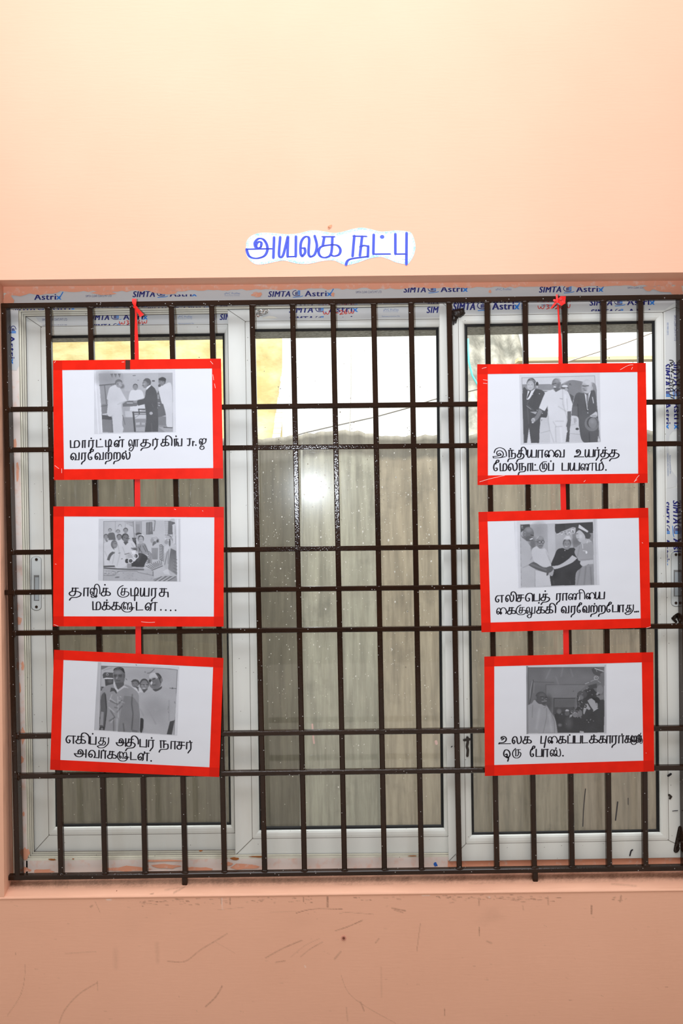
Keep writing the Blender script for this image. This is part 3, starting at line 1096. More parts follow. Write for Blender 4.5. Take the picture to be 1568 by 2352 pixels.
# head of the outer frame
mb = MB()
Yf = Y_LIP - .0005
band(mb, 28, 1545, liner(660, 647), liner(710, 689), Yf)
Yt = Yf - .0004
brand(mb, -6, 690, 14, Yt, 'A', 50)
text_px(mb, 'SIMTA CLEAR COATS PVT LTD', 197, 682.5, 59, 5, Yt, 1, .012)
brand(mb, 305, 682.5, 14, Yt, 'SL')
brand(mb, 305, 682.5, 14, Yt, 'A', clip=(0, 4.5))
text_px(mb, 'uPVC Profiles', 515, 676.5, 36, 5, Yt, 3, .02)
text_px(mb, 'Process Sanction Technology', 516, 680, 34, 2, Yt, 3, .01)
brand(mb, 616, 682, 13.5, Yt)
text_px(mb, 'SIMTA CLEAR COATS PVT LTD', 817, 673.5, 59, 5, Yt, 1, .012)
brand(mb, 927, 672, 14, Yt)
text_px(mb, 'uPVC Profiles', 1138, 667, 36, 5, Yt, 3, .02)
brand(mb, 1238, 672, 14, Yt)
text_px(mb, 'SIMTA CLEAR COATS PVT LTD', 1441, 663, 59, 4, Yt, 1, .012)
for x, y in [(30, 714), (340, 708.5), (655, 703), (965, 699)]:
    brand(mb, x, y, 12, Yt, clip=(1.0, 6))
mb.build('protective_film', FILM, frame)
# painted-over plaster along the soffit and round the frame
mb = MB()
band(mb, -6, 1600, liner(656, 643), liner(671, 656), Y_LIP - .002, 0, 0, 2.2, 11)
for (x, y, rx, ry) in [(40, 672, 26, 8), (18, 690, 12, 14), (100, 669, 40, 7), (590, 677, 12, 6), (764, 676, 4, 5), (1125, 670, 3, 4), (1530, 662, 30, 8), (1555, 668, 16, 12), (1490, 662, 12, 6), (380, 671, 30, 5), (240, 673, 26, 4)]:
    mb.add([W(a, c, Y_LIP - .0022 - 4e-5 * (len(mb.f) % 40)) for a, c in blob(x, y, rx, ry, 14, .3)], [tuple(range(14))], 0)
mb.build('plaster_smear', M_SMEAR, frame)
mb = MB()
lj, lk = lineq(14, 33), lineq(42.5, 63)
n = 60
yv = np.linspace(712, 2006, n)
vsl = [W(lj(y), y, Y_LIP - .0006) for y in yv] + [W(lk(y) - abs(random.gauss(0, .6)), y, Y_LIP - .0006) for y in yv]
mb.add(vsl, [(i, i + 1, n + i + 1, n + i) for i in range(n - 1)])
band(mb, 60, 1030, liner(1977, 1964), liner(2012, 1992), Y_LIP - .0006, 0, .8, 0)
mb.build('pale_smear', M_PALE, frame)
mb = MB()
for (x, y, rx, ry) in [(34, 1020, 5, 14), (40, 1085, 4, 20), (36, 1400, 5, 26), (44, 1425, 6, 10), (52, 1530, 3, 10), (44, 1580, 4, 12), (52, 1690, 5, 16), (48, 1745, 6, 9), (54, 1870, 3, 5), (60, 1960, 8, 14), (56, 1998, 14, 6), (100, 2002, 26, 6), (290, 1996, 46, 6), (380, 1990, 30, 5), (460, 1998, 34, 7), (560, 1990, 30, 7), (520, 1984, 14, 5), (370, 1977, 40, 2.5)]:
    mb.add([W(a, c, Y_LIP - .0012 - 4e-5 * (len(mb.f) % 40)) for a, c in blob(x, y, rx, ry, 12, .35)], [tuple(range(12))], 0)
band(mb, 1028, 1600, liner(1992, 1968), liner(2012, 1990), Y_LIP - .0012, 0, .5, 0)
mb.build('orange_smear', M_SMEAR, frame)
# rust marks on the bottom track
mb = MB()
for (x, y, rx, ry) in [(120, 1974, 9, 2), (168, 1973, 3, 1.5), (540, 1972, 12, 3), (590, 1968, 16, 1.6), (462, 1954, 5, 1.8), (948, 1966, 10, 1.2)]:
    mb.add([W(a, c, Y_LIP - .0016) for a, c in blob(x, y, rx, ry, 10, .4)], [tuple(range(10))], 0)
mb.build('rust_mark', mat('rust', (.36, .12, .03, 1), .9), frame)
mb = MB()
mb.add([W(a, c, Y_LIP - .0018) for a, c in blob(1000, 1986, 4.5, 4.5, 10, .4)], [tuple(range(10))])
mb.build('blue_dab', mat('blue_dab', (.02, .12, .5, 1), .6), frame)
# left jamb film
mb = MB()
mb.add([W(x, y, Y_LIP - .001) for x, y in [(19, 712), (42, 712), (43, 780), (43.5, 840), (38, 851), (22, 850)]], [(0, 5, 4, 3, 2, 1)], 0)
logo_px(mb, 23, 748, 13, Y_LIP - .0014, True)
text_px(mb, 'Astri', 20.5, 771, 52, 13.5, Y_LIP - .0014, 1, .018, 0, True)
text_px(mb, 'x', 21.5, 824, 12, 13.5, Y_LIP - .0014, 2, .02, 0, True)
mb.build('protective_film', FILM, frame)

# film on the left sash
mb = MB()
Yf = Y_LEFT - .0005
mb.add([W(x, y, Yf) for x, y in [(80, 725.5), (300, 722.5), (540, 719), (540, 741.5), (300, 746), (118, 748), (100, 745), (88, 738)]], [tuple(range(7, -1, -1))], 0)
Yt = Yf - .0004
text_px(mb, 'SIMTA CLEAR COATS PVT LTD', 97, 737, 57, 5.5, Yt, 1, .012)
brand(mb, 205, 735.5, 13, Yt, 'SLA', 45, clip=(0, 12))
text_px(mb, 'uPVC Profiles', 408, 730, 33, 5, Yt, 3, .02)
text_px(mb, 'Process Sanction Technology', 408, 733, 33, 2, Yt, 3, .01)
text_px(mb, 'Remove protective film', 410, 744.5, 35, 3, Yt, 3, .01)
brand(mb, 505, 735, 14, Yt, 'S', 44)
brand(mb, 212, 757, 13, Yt, 'SLA', 42, clip=(9.5, 13.5))
text_px(mb, 'SIMTA CLEAR COATS PVT LTD', 97, 751.5, 57, 5.5, Yt, 1, .012, clip=(3.5, 6))
mb.build('protective_film', FILM, sl)
mb = MB()
ft = lambda Y: (lambda a, c: W(a, c, Y))


def red_note(mb, x, y, s, Y):
    for pts in [[(0, 4), (1, 9), (4, 10), (6, 6), (8, 10), (12, 9), (13, 3)], [(18, 2), (23, 3), (20, 6), (24, 9), (18, 11)], [(28, 7), (33, 8)], [(36, 4), (41, 2), (42, 6), (36, 11), (44, 10)],
                [(50, 1), (46, 6), (48, 10), (52, 9), (51, 6), (47, 7)], [(55, 3), (56, 9), (59, 9), (61, 5), (63, 9), (66, 8), (67, 2)]]:
        stroke(mb, [(x + a * s, y + c * s - .0137 * a) for a, c in pts], 1.7, ft(Y), 0, 1.5, False)


red_note(mb, 274, 735, .94, Y_LEFT - .0016)
mb.build('handwriting', M_REDINK, sl)

# film on the middle sash
mb = MB()
Yf = Y_MID - .0005
mb.add([W(x, y, Yf) for x, y in [(592, 711.5), (800, 707.5), (1040, 703), (1040, 728), (800, 733), (640, 735.5), (604, 731)]], [tuple(range(6, -1, -1))], 0)
Yt = Yf - .0004
brand(mb, 664, 718.5, 14, Yt, 'SLA', 54, clip=(0, 11), gap=6)
text_px(mb, 'uPVC Profiles', 880, 714, 35, 5, Yt, 3, .02)
text_px(mb, 'Process Sanction Technology', 880, 717, 34, 2, Yt, 3, .01)
text_px(mb, 'Remove protective film', 877, 728, 41, 3, Yt, 3, .01)
brand(mb, 980, 719, 15, Yt, 'S', 48)
brand(mb, 664, 740, 14, Yt, 'SLA', 54, clip=(9.5, 13), gap=6)
mb.build('protective_film', FILM, sm)
mb = MB()
red_note(mb, 742, 711, 1.05, Y_MID - .0016)
mb.build('handwriting', M_REDINK, sm)
mb = MB()
vs = []
for i in range(9):
    for j in range(7):
        a, c = i / 8, j / 6
        vs.append(W(591 + 26 * a - 4 * c + random.uniform(-1, 1), 711 + 19 * c * (1 - .5 * a) + random.uniform(-1, 1), Y_MID - .003 - random.uniform(0, .006)))
mb.add(vs, [(i * 7 + j, i * 7 + j + 1, (i + 1) * 7 + j + 1, (i + 1) * 7 + j) for i in range(8) for j in range(6)])
mb.build('peeled_film', M_FOIL, sm)
mb = MB()
mb.add([W(x, y, Y_MID - .0022) for x, y in [(602, 729), (618, 725), (630, 727), (637, 731), (620, 732), (604, 732)]], [tuple(range(5, -1, -1))])
mb.build('paper_scrap', mat('cream_scrap', (.72, .7, .62, 1), .6), sm)

# film on the right sash
mb = MB()
Yf = Y_RIGHT - .0005
mb.add([W(x, y, Yf) for x, y in [(1028, 687), (1300, 683), (1560, 679), (1557, 690), (1526, 712), (1300, 718.5), (1062, 722)]], [tuple(range(6, -1, -1))], 0)
fl = lineq(1527.5, 1540)
ys_ = [712, 760, 900, 985]
mb.add([W(fl(y), y, Yf) for y in ys_] + [W(1612, y, Yf) for y in ys_], [(i, i + 1, 5 + i, 4 + i) for i in range(3)], 0)
mb.add([W(x, y, Yf) for x, y in [(1529, 985), (1612, 985), (1545, 990), (1537, 1000), (1534, 1022), (1542, 1080), (1556, 1100), (1552, 1118), (1531, 1122)]], [tuple(range(8, -1, -1))], 0)
mb.add([W(x, y, Yf) for x, y in [(1530, 1122), (1612, 1118), (1612, 1262), (1550, 1262), (1538, 1268), (1532, 1258)]], [tuple(range(5, -1, -1))], 0)
Yt = Yf - .0004
brand(mb, 1040, 712.5, 17, Yt, 'SLA', 50)
text_px(mb, 'SIMTA CLEAR COATS PVT LTD', 1243, 704.5, 58, 6, Yt, 1, .012)
brand(mb, 1354, 702, 14, Yt, 'SLA', 51)
brand(mb, 1356, 724, 14, Yt, 'SLA', 51, clip=(9.0, 13.5))
text_px(mb, 'SIMTA CLEAR COATS PVT LTD', 1547.5, 724, 59, 6, Yt, 1, .012, 0, True)
text_px(mb, 'ISO 9001:2015', 1531, 741, 28, 4, Yt, 3, .012, 0, True)
brand(mb, 1546, 833, 14, Yt, 'SLA', 52, True, gap=6)
brand(mb, 1524, 835, 15, Yt, 'SLA', 50, True, clip=(4, 15), gap=6)
brand(mb, 1545, 1150, 15, Yt, 'SLA', 52, True, gap=4)
brand(mb, 1522, 1152, 15, Yt, 'SLA', 50, True, clip=(8, 15), gap=4)
text_px(mb, 'Remove protective film', 1537, 1046, 42, 3.2, Yt, 3, .012, 0, True)
text_px(mb, 'immediately after installation', 1532, 1041, 52, 3.2, Yt, 3, .012, 0, True)
mb.build('protective_film', FILM, sr)
mb = MB()
red_note(mb, 1235, 698, 1.1, Y_RIGHT - .0016)
mb.build('handwriting', M_REDINK, sr)
mb = MB()
for pts in [[(1537, 827), (1544, 828), (1546, 831), (1538, 834), (1545, 838), (1536, 842)], [(1541, 847), (1548, 850), (1540, 853), (1547, 856)], [(1541, 860), (1542, 866)], [(1534, 869), (1547, 872)], [(1535, 877), (1543, 880), (1545, 874)],
            [(1536, 886), (1548, 883), (1544, 889)], [(1534, 894), (1541, 891), (1549, 897), (1536, 899)], [(1537, 906), (1548, 909)], [(1540, 912), (1547, 915)]]:
    stroke(mb, pts, 1.8, ft(Y_RIGHT - .0016), 0, 1.5, False)
for pts, w_ in [([(1534, 1782), (1540, 1778)], 5), ([(1446, 1965), (1449, 1954), (1452, 1952)], 3), ([(1038, 1714), (1036, 1716)], 2), ([(1544, 1863), (1556, 1862)], 1.6)]:
    stroke(mb, pts, w_, ft(Y_RIGHT - .0016), 0, 2, False)
mb.build('handwriting', M_BLACKINK, sr)
# dark brown paint and putty dropped on the right sash
mb = MB()


def lump(cx, cy, rx, ry, Y, h, n=16, jag=.18):
    o_ = blob(cx, cy, rx, ry, n, jag)
    i_ = [(cx + (a - cx) * .6, cy + (c - cy) * .6) for a, c in o_]
    vs = [W(a, c, Y) for a, c in o_] + [W(a, c, Y - h) for a, c in i_] + [W(cx, cy, Y - h * 1.15)]
    fs = [(j, (j + 1) % n, n + (j + 1) % n, n + j) for j in range(n)] + [(n + j, n + (j + 1) % n, 2 * n) for j in range(n)]
    mb.add(vs, fs, 0)


lump(1050, 719, 16, 11, Y_RIGHT - .001, .010)
lump(1043, 730, 8, 9, Y_RIGHT - .001, .006)
lump(1060, 714, 7, 6, Y_RIGHT - .001, .008)
for pts, w_ in [([(1042, 734), (1041, 744)], 5), ([(1048, 732), (1046, 741)], 4), ([(1073, 1694), (1074, 1704), (1072, 1715), (1074, 1722), (1073, 1736)], 6), ([(1066, 1700), (1078, 1698)], 6),
                ([(1562, 1902), (1558, 1922), (1552, 1950)], 11), ([(1555, 1948), (1552, 1953)], 12), ([(1548, 1418), (1556, 1412), (1560, 1424)], 9), ([(1544, 1420), (1552, 1428)], 6), ([(1536, 1826), (1541, 1830), (1538, 1834)], 5)]:
    stroke(mb, pts, w_, ft(Y_RIGHT - .0017), 0, 2.5, False)
mb.build('paint_splash', M_DARKPAINT, sr, True)


# recessed lock plates
def lock(parent, x0, x1, y0, y1, sy0, sy1, Y):
    sh = lineq(0, 12)
    f = lambda a, c, d: W(a, c, Y - d)
    xm = (x0 + x1) / 2
    r = (x1 - x0) / 2
    def outline(g):
        pts = []
        for t in range(9):
            a = math.pi * (1 + t / 8)
            pts.append((xm + (r - g) * math.cos(a), y0 + 8 + (8 - g) * math.sin(a)))
        for t in range(9):
            a = math.pi * t / 8
            pts.append((xm + (r - g) * math.cos(a), y1 - 8 + (8 - g) * math.sin(a)))
        return pts
    mb = MB()
    o_, i_ = outline(0), outline(1.0)
    n = len(o_)
    mb.add([f(a, c, .0002) for a, c in outline(-.7)] , [tuple(range(n))], 1)
    mb.add([f(a, c, 0) for a, c in o_] + [f(a, c, .0022) for a, c in i_], [(j, (j + 1) % n, n + (j + 1) % n, n + j) for j in range(n)] + [tuple(range(n, 2 * n))], 0)
    # slot
    sx0, sx1 = x0 + 5.5, x1 - 5
    mb.add([f(sx0, sy0, .0024), f(sx1, sy0, .0024), f(sx1, sy1, .0024), f(sx0, sy1, .0024)], [(0, 1, 2, 3)], 1)
    mb.add([f(sx0 + 3, sy0 + 5, .0026), f(sx1 - 1, sy0 + 5, .0026), f(sx1 - 1, sy1 - 2, .0026), f(sx0 + 3, sy1 - 2, .0026)], [(0, 1, 2, 3)], 2)
    lk_ = mb.build('lock_plate', [M_LOCK, mat('slot_shadow', (.2, .2, .2, 1)), mat('slot_metal', (.5, .55, .58, 1), .3, .5, .3)], parent)
    for yy in (y0 + 7, y1 - 8):
        sb = MB()
        ring = [(xm + 3.3 * math.cos(2 * math.pi * t / 12), yy + 3.3 * math.sin(2 * math.pi * t / 12)) for t in range(12)]
        sb.prism([f(a, c, .0034) for a, c in ring], [f(a, c, .0018) for a, c in ring])
        for q, par in zip(sb.v, [0] * len(sb.v)):
            pass
        sb.build('screw', M_SCREW, parent)
    return lk_


lock(sl, 72, 95, 1278, 1402, 1321, 1380, Y_LEFT)
lock(sr, 1541, 1563, 1267, 1393, 1309, 1370, Y_RIGHT)

# ------------------------------------------------------------------ the steel grille
TB = [(103, 117.5, 130, 146), (201.5, 214, 232, 246), (298.5, 311, 324, 339), (388, 401.5, 416, 431), (481, 494, 507, 521), (574, 586, 599.4, 613.6), (667, 679.5, 691.5, 704.6), (759.7, 772.5, 783.7, 797), (853, 866, 875.4, 888.8),
      (939, 952, 960.4, 974.3), (1027, 1039, 1047.8, 1061), (1114, 1126.5, 1134, 1147.8), (1200.7, 1214, 1220, 1234), (1291.7, 1304, 1307, 1321), (1381, 1394, 1392, 1407.6), (1466, 1479, 1475.7, 1491)]
HB = [(701, 682), (939.7, 922.6), (1033, 1019), (1268.6, 1251), (1360.7, 1344), (1454.5, 1439), (1692, 1674), (1784, 1765), (2017, 1996)]
gr = thing('window_grille', W(784, 2016, YG), 'dark brown glossy welded steel grille of square bars across the whole window', 'window grille')


def bar(p, q, w, d, up=True):
    """square bar between two world points on the grille's front plane"""
    e = (q - p).normalized()
    s = Vector((e.z, 0, -e.x)) * (w / 2)
    c = w * .16
    prof = [(-1, c), (-1 + .3, 0), (1 - .3, 0), (1, c), (1, d), (-1, d)]
    a = [p + s * k + Vector((0, y, 0)) for k, y in prof]
    b2 = [q + s * k + Vector((0, y, 0)) for k, y in prof]
    mb = MB()
    n = len(prof)
    # split along its length so the paint can ripple
    m_ = max(2, int((q - p).length / .05))
    rows = []
    for t in range(m_ + 1):
        rows.append([a[j].lerp(b2[j], t / m_) for j in range(n)])
    vs = [v for R in rows for v in R]
    fs = [(i * n + j, i * n + (j + 1) % n, (i + 1) * n + (j + 1) % n, (i + 1) * n + j) for i in range(m_) for j in range(n)]
    fs += [tuple(range(n)), tuple(range((m_ + 1) * n - 1, m_ * n - 1, -1))]
    mb.add(vs, fs)
    return mb


def vbar(xt, xb, w, d=BAR, y0=None, y1=None, Y=YG):
    L = lineq(xt, xb)
    y0 = liner(*HB[0])(xt) if y0 is None else y0
    y1 = liner(*HB[8])(xb) if y1 is None else y1
    return bar(W(L(y0), y0, Y), W(L(y1), y1, Y), w, d)


for a, c, d, e in TB:
    vbar((a + c) / 2 - .3, (d + e) / 2 - .3, .0132, BAR, None, None, YG + .0016).build('vertical_bar', M_GRILLE, gr)
vbar(9, 37.5, .0135, .026, None, None, YG + .0009).build('vertical_bar', M_GRILLE, gr)
vbar(1568, 1578, .0135, .026, None, None, YG + .0009).build('vertical_bar', M_GRILLE, gr)
for i, (a, c) in enumerate(HB):
    L = liner(a, c)
    x0, x1 = (9, 1570)
    if i == 8:
        x0, x1 = -12, 1612
    if i == 0:
        x0, x1 = 2, 1606
    if i == 4:
        x0, x1 = -10, 1606
    if i in (0, 8):
        n_, prev = 2, None
        bar(W(x0, L(x0), YG), W(x1, L(x1), YG), .0125, .0145).build('horizontal_bar', M_GRILLE, gr)
    else:
        xa = lineq(9, 37.5)(a)
        xa = xa if i != 4 else -10
        bar(W(xa, L(xa), YG), W(x1, L(x1), YG), .0125, BAR).build('horizontal_bar', M_GRILLE, gr)
for x, yb in ((423.5, 2039), (1229.5, 2025)):
    bar(W(x - .5, yb - 26, YG + .001), W(x + .3, yb + 3, YG + .001), .0135, BAR).build('anchor_stub', M_GRILLE, gr)
# weld beads at the joints
def weld(*a):
    global mb
    mb = MB()
    lump(*a)
    mb.build('weld_bead', M_GRILLE, gr, True)


for (a, c, d, e) in TB:
    for h, wy in ((HB[0], 7), (HB[8], -7)):
        yy = liner(*h)((a + c) / 2 if wy > 0 else (d + e) / 2) + wy
        xx = lineq((a + c) / 2, (d + e) / 2)(yy)
        weld(xx, yy, 8.5, 3.6, YG + .002, .0022, 12, .3)
for i in range(1, 8):
    yy = liner(*HB[i])(20)
    xx = lineq(9, 37.5)(yy)
    weld(xx + 9, yy, 4, 8, YG + .001, .003, 12, .3)

# ------------------------------------------------------------------ handwriting alphabet (unit boxes: x 0..1 across, y 0 baseline .. 1 top)
G = {
    'ma': [[(0, 1), (.02, 0), (.75, 0.02), (.97, .25), (1, .65), (.85, .97), (.6, .97), (.47, .8), (.45, .02)]],
    'aa': [[(.05, 0), (.1, .97), (1, 1)], [(.78, .98), (.76, 0)]],
    'ra': [[(.05, .1), (.1, .97), (1, 1)], [(.74, .98), (.72, .05), (.5, -.2), (.18, -.35), (.02, -.6)]],
    'rr': [[(.05, .1), (.1, .97), (1, 1)], [(.76, .98), (.74, .1), (.5, -.2), (.3, -.45)]],
    'tta': [[(.02, 1), (0, .02), (1, .05)]],
    'tti': [[(.02, .95), (.04, .05), (1, .08)], [(.5, -.55), (.52, .2), (.52, .8), (.68, 1.1), (.9, .95), (.95, .55), (.82, .2), (.6, .05)]],
    'na': [[(.1, .35), (.22, .5), (.32, .3), (.2, .02), (.05, .12), (.0, .5), (.14, .85), (.3, .95), (.42, .75), (.45, .1), (.36, 0)], [(.45, .6), (.54, .93), (.7, 1), (1, 1.02)], [(.82, 1), (.8, 0)]],
    'nna': [[(.06, .3), (.14, .45), (.2, .25), (.12, .02), (.02, .12), (.0, .5), (.1, .9), (.22, .9), (.29, .6), (.28, .05)], [(.29, .55), (.38, .93), (.48, .9), (.54, .6), (.53, .02), (.44, .02), (.45, .4)], [(.54, .6), (.63, .95), (1, 1)], [(.84, 1), (.82, 0)]],
    'luu': [[(.2, .3), (.1, .45), (.04, .25), (.1, .02), (.2, .15), (.18, .3)], [(.03, .3), (.03, .7), (.14, 1), (.28, .92), (.34, .6), (.35, .15), (.42, .02), (.5, .3), (.53, .98)], [(.5, .3), (.46, -.25), (.26, -.68), (.06, -.5), (.14, -.22), (.34, -.12)], [(.64, .05), (.64, .97), (1, 1)], [(.85, .98), (.83, 0)]],
    'tha': [[(.22, .97), (.78, .97)], [(.3, .97), (.24, .55)], [(.55, .97), (.5, .25), (.34, 0), (.12, .03), (0, .25), (.12, .48), (.45, .55), (.78, .5), (1, .3), (.92, 0), (.62, -.2), (.2, -.26), (.02, -.55)]],
    'ka': [[(.2, .97), (.76, .97)], [(.28, .97), (.2, .52)], [(.55, .97), (.5, .22), (.34, 0), (.12, .03), (0, .25), (.12, .46), (.45, .54), (.78, .52), (.98, .34), (.94, .14), (.76, .06), (.56, .12)]],
    'ki': [[(.12, .97), (.62, .97)], [(.2, .97), (.14, .5)], [(.42, .97), (.4, .22), (.26, 0), (.1, .03), (0, .25), (.1, .46), (.35, .54), (.58, .52), (.72, .34), (.68, .12), (.5, .05), (.42, .12)], [(.42, 1.0), (.46, 1.35), (.66, 1.5), (.88, 1.3), (1, .9), (.98, .1)]],
    'thi': [[(.15, .97), (.6, .97)], [(.22, .97), (.16, .5)], [(.42, .97), (.38, .2), (.25, 0), (.08, .03), (0, .25), (.1, .46), (.4, .54), (.62, .46), (.72, .2), (.55, -.15), (.1, -.3), (-.05, -.6)], [(.42, 1.0), (.46, 1.3), (.64, 1.45), (.84, 1.3), (.98, .9), (.98, .4)]],
    'nga': [[(.12, 0), (.08, .95)], [(.02, 1), (.5, 1)], [(.3, 1), (.3, .1)], [(.3, .5), (.45, .55), (.5, .3), (.5, 0), (.9, 0), (.92, 1)]],
    'J': [[(.0, 1), (1, 1)], [(.62, 1), (.62, .3), (.45, 0), (.1, .05)]],
    'r': [[(.2, .6), (.2, 0)], [(.2, .35), (.5, .6), (1, .55)]],
    'ai': [[(.1, .45), (.25, .6), (.32, .35), (.2, .15), (.05, .35), (.08, .85), (.3, 1), (.45, .75), (.45, .1)], [(.45, .7), (.6, 1), (.85, .95), (.95, .6), (.75, .3), (.5, .2), (.2, -.1), (.1, -.4), (.4, -.6), (.7, -.4), (.6, -.1), (.3, -.2)], [(.95, .6), (1, .95)]],
    'va': [[(.08, .35), (.22, .5), (.34, .3), (.22, .02), (.06, .12), (.0, .5), (.16, .9), (.38, .97), (.56, .75), (.6, .3), (.5, .02), (.95, 0.02), (.97, 1)]],
    'ee': [[(.35, .35), (.6, .4), (.66, .15), (.4, 0), (.12, .1), (0, .5), (.15, .95), (.5, 1.15), (.85, 1.2), (.95, 1.42), (.7, 1.52), (.45, 1.3), (.4, .98)]],
    'e': [[(.35, .45), (.55, .4), (.52, .08), (.25, .02), (.03, .25), (.05, .75), (.3, 1.1), (.65, 1.2), (.95, 1), (1, .6), (.98, 0)]],
    'rra': [[(.06, .1), (.08, .9), (.3, 1), (.46, .8), (.46, .1)], [(.46, .7), (.6, .97), (.85, .97), (.95, .7), (.92, .1), (.6, -.18), (.15, -.3), (.02, -.6)]],
    'la': [[(.06, .45), (.2, .5), (.28, .25), (.17, .0), (.04, .15), (0, .55), (.14, .92), (.34, 1), (.5, .8), (.54, .3), (.64, 0), (.88, .12), (1, .55), (.94, 1)]],
    'ji': [[(.1, .45), (.22, .55), (.28, .3), (.15, .12), (.02, .35), (.06, .85), (.25, 1), (.4, .75), (.38, .05)], [(.4, .7), (.55, 1), (.7, .85), (.68, .3), (.5, -.1), (.2, -.2), (.1, -.02), (.35, .02), (.6, -.2), (.7, .0)], [(.42, .9), (.5, 1.35), (.72, 1.5), (.92, 1.25), (1, .8), (.98, .3)]],
    'ku': [[(.5, 1.35), (.2, 1.1), (.02, .65), (.06, .15), (.35, -.12), (.75, -.08), (.98, .15), (1, .4), (.85, .55), (.5, .55), (.3, .4), (.4, .12), (.6, .2), (.65, .95)], [(.4, .97), (.85, .97)], [(.42, .97), (.36, .5)]],
    'ya': [[(.02, 1), (0, .25), (.08, 0), (.26, .05), (.4, .5), (.44, 1)], [(.46, 1), (.46, .02), (.96, .02), (1, 1)]],
    'su': [[(.05, .97), (.85, .97)], [(.3, .97), (.26, .5)], [(.56, .97), (.54, .25), (.4, 0), (.15, 0), (0, .22), (.1, .47), (.5, .52), (.98, .52), (1, -.05)]],
    'llu': [[(.22, 1.02), (.04, .65), (.06, .1), (.3, -.22), (.65, -.2), (.85, .1), (.86, .3)], [(.2, .35), (.3, .45), (.34, .2), (.22, .1), (.17, .5), (.26, .9), (.4, .95), (.5, .6), (.48, .1)], [(.5, .6), (.6, .95), (.76, .95), (.8, .5), (.78, .1), (.62, .15), (.7, .4), (1, .3)]],
    'ea': [[(.3, .42), (.42, .3), (.3, .02), (.1, .08), (0, .5), (.18, .92), (.5, .97), (1, .98)], [(.76, .97), (.76, 0)]],
    'pa': [[(.02, 1), (0, .02), (.97, .02), (1, 1)]],
    'pu': [[(.1, 1), (.02, .02), (.8, .05)], [(1, 1), (.85, .3), (.65, -.55)]],
    'thu': [[(.3, .97), (.78, .97)], [(.36, .97), (.3, .55)], [(.56, .97), (.54, .3), (.4, .05), (.22, .1), (.15, .3), (.3, .5), (.6, .52), (.74, .3), (.64, 0), (.3, -.08), (.05, -.22), (.2, -.42), (.55, -.38), (.8, -.1), (.98, .3), (1, 1)]],
    'a': [[(.4, .7), (.5, .72), (.54, .5), (.42, .4), (.3, .52), (.32, .8), (.48, .98), (.64, .85), (.7, .5), (.62, .15), (.38, .0), (.12, .1), (.0, .38), (.28, .4), (.98, .42)], [(.95, 1), (.93, 0)]],
    'ntha': [[(.12, .05), (.1, .97)], [(.02, 1), (.66, 1)], [(.42, 1), (.42, .1)], [(.42, .45), (.58, .58), (.84, .55), (.86, .1), (.7, -.12), (.1, -.22), (-.05, -.55)]],
    'cha': [[(.02, .97), (.95, .97)], [(.3, .97), (.26, .5)], [(.56, .97), (.54, .25), (.4, 0), (.15, 0), (0, .22), (.1, .47), (.5, .52), (1, .52)]],
    'i': [[(.1, .7), (.2, 1.15), (.48, 1.38), (.78, 1.2), (.95, .75), (.98, .2)], [(.9, .1), (.5, -.02), (.05, -.05), (.02, .12), (.35, .22), (.62, .35)], [(.4, .5), (.5, .62), (.58, .45), (.45, .3), (.3, .45), (.3, .8), (.48, .98), (.66, .85), (.76, .5), (.68, .12), (.45, -.02)]],
    'aim': [[(.05, .3), (.16, .48), (.26, .28), (.16, .02), (.03, .15), (0, .55), (.14, .92), (.3, .92), (.38, .6), (.36, .05), (.28, .2), (.42, .38), (.5, .2), (.42, .02)], [(.38, .55), (.5, .9), (.7, 1), (.88, .8), (.98, .4), (.9, .1)]],
    'u': [[(.25, .55), (.36, .62), (.44, .75), (.36, .85), (.2, .72), (.24, .95), (.45, 1.03), (.62, .8), (.6, .45), (.4, .2), (.05, .14), (.02, .02), (1, .02)]],
    'ttu': [[(.95, 1.25), (.5, 1.2), (.15, .85), (.02, .4), (.2, -.05), (.55, -.15), (.85, .1), (.98, .55), (.85, .95), (.7, .98), (.62, .8), (.62, .25), (.85, .25)], [(.42, .95), (.4, .25), (.65, .25)]],
    'ni': [[(.06, .3), (.14, .45), (.2, .25), (.12, .02), (.02, .12), (.0, .5), (.1, .9), (.2, .9), (.26, .6), (.25, .05)], [(.26, .55), (.34, .93), (.42, .9), (.47, .6), (.46, .02), (.38, .02), (.4, .4)], [(.47, .6), (.55, .95), (.85, 1)], [(.7, 1), (.69, .05)], [(.7, 1), (.66, 1.35), (.78, 1.52), (.92, 1.3), (1, .8), (1, .1)]],
    'li': [[(.06, .45), (.15, .5), (.22, .25), (.12, .0), (.03, .15), (0, .55), (.1, .92), (.26, 1), (.38, .8), (.42, .3), (.5, .02), (.66, .12), (.74, .55), (.7, .95)], [(.5, 1), (.52, 1.35), (.7, 1.5), (.9, 1.3), (1, .8), (.98, .1)]],
    'lu': [[(.04, .45), (.14, .5), (.2, .25), (.12, .0), (.03, .15), (0, .55), (.1, .92), (.24, 1), (.36, .8), (.38, .3), (.46, .05), (.6, .3), (.65, .95)], [(.65, .6), (.55, -.1), (.3, -.1), (.1, -.35), (.25, -.6), (.5, -.55), (.62, -.1), (.7, .05), (.95, .05), (1, 1)]],
    'o': [[(.3, .3), (.48, .42), (.55, .2), (.38, .02), (.12, .12), (.04, .55), (.25, .95), (.6, .95), (.85, .7), (.95, .3), (.8, 0), (.55, -.15), (.35, -.02), (.5, .05), (.72, -.2), (.62, -.6)]],
    'ru': [[(.38, 1.15), (.1, .8), (.02, .35), (.2, -.08), (.6, -.18), (.9, .05), (1, .45), (.85, .65), (.7, .5)], [(.4, .1), (.4, .97), (.95, 1)], [(.7, .98), (.7, .3), (.55, .1)]],
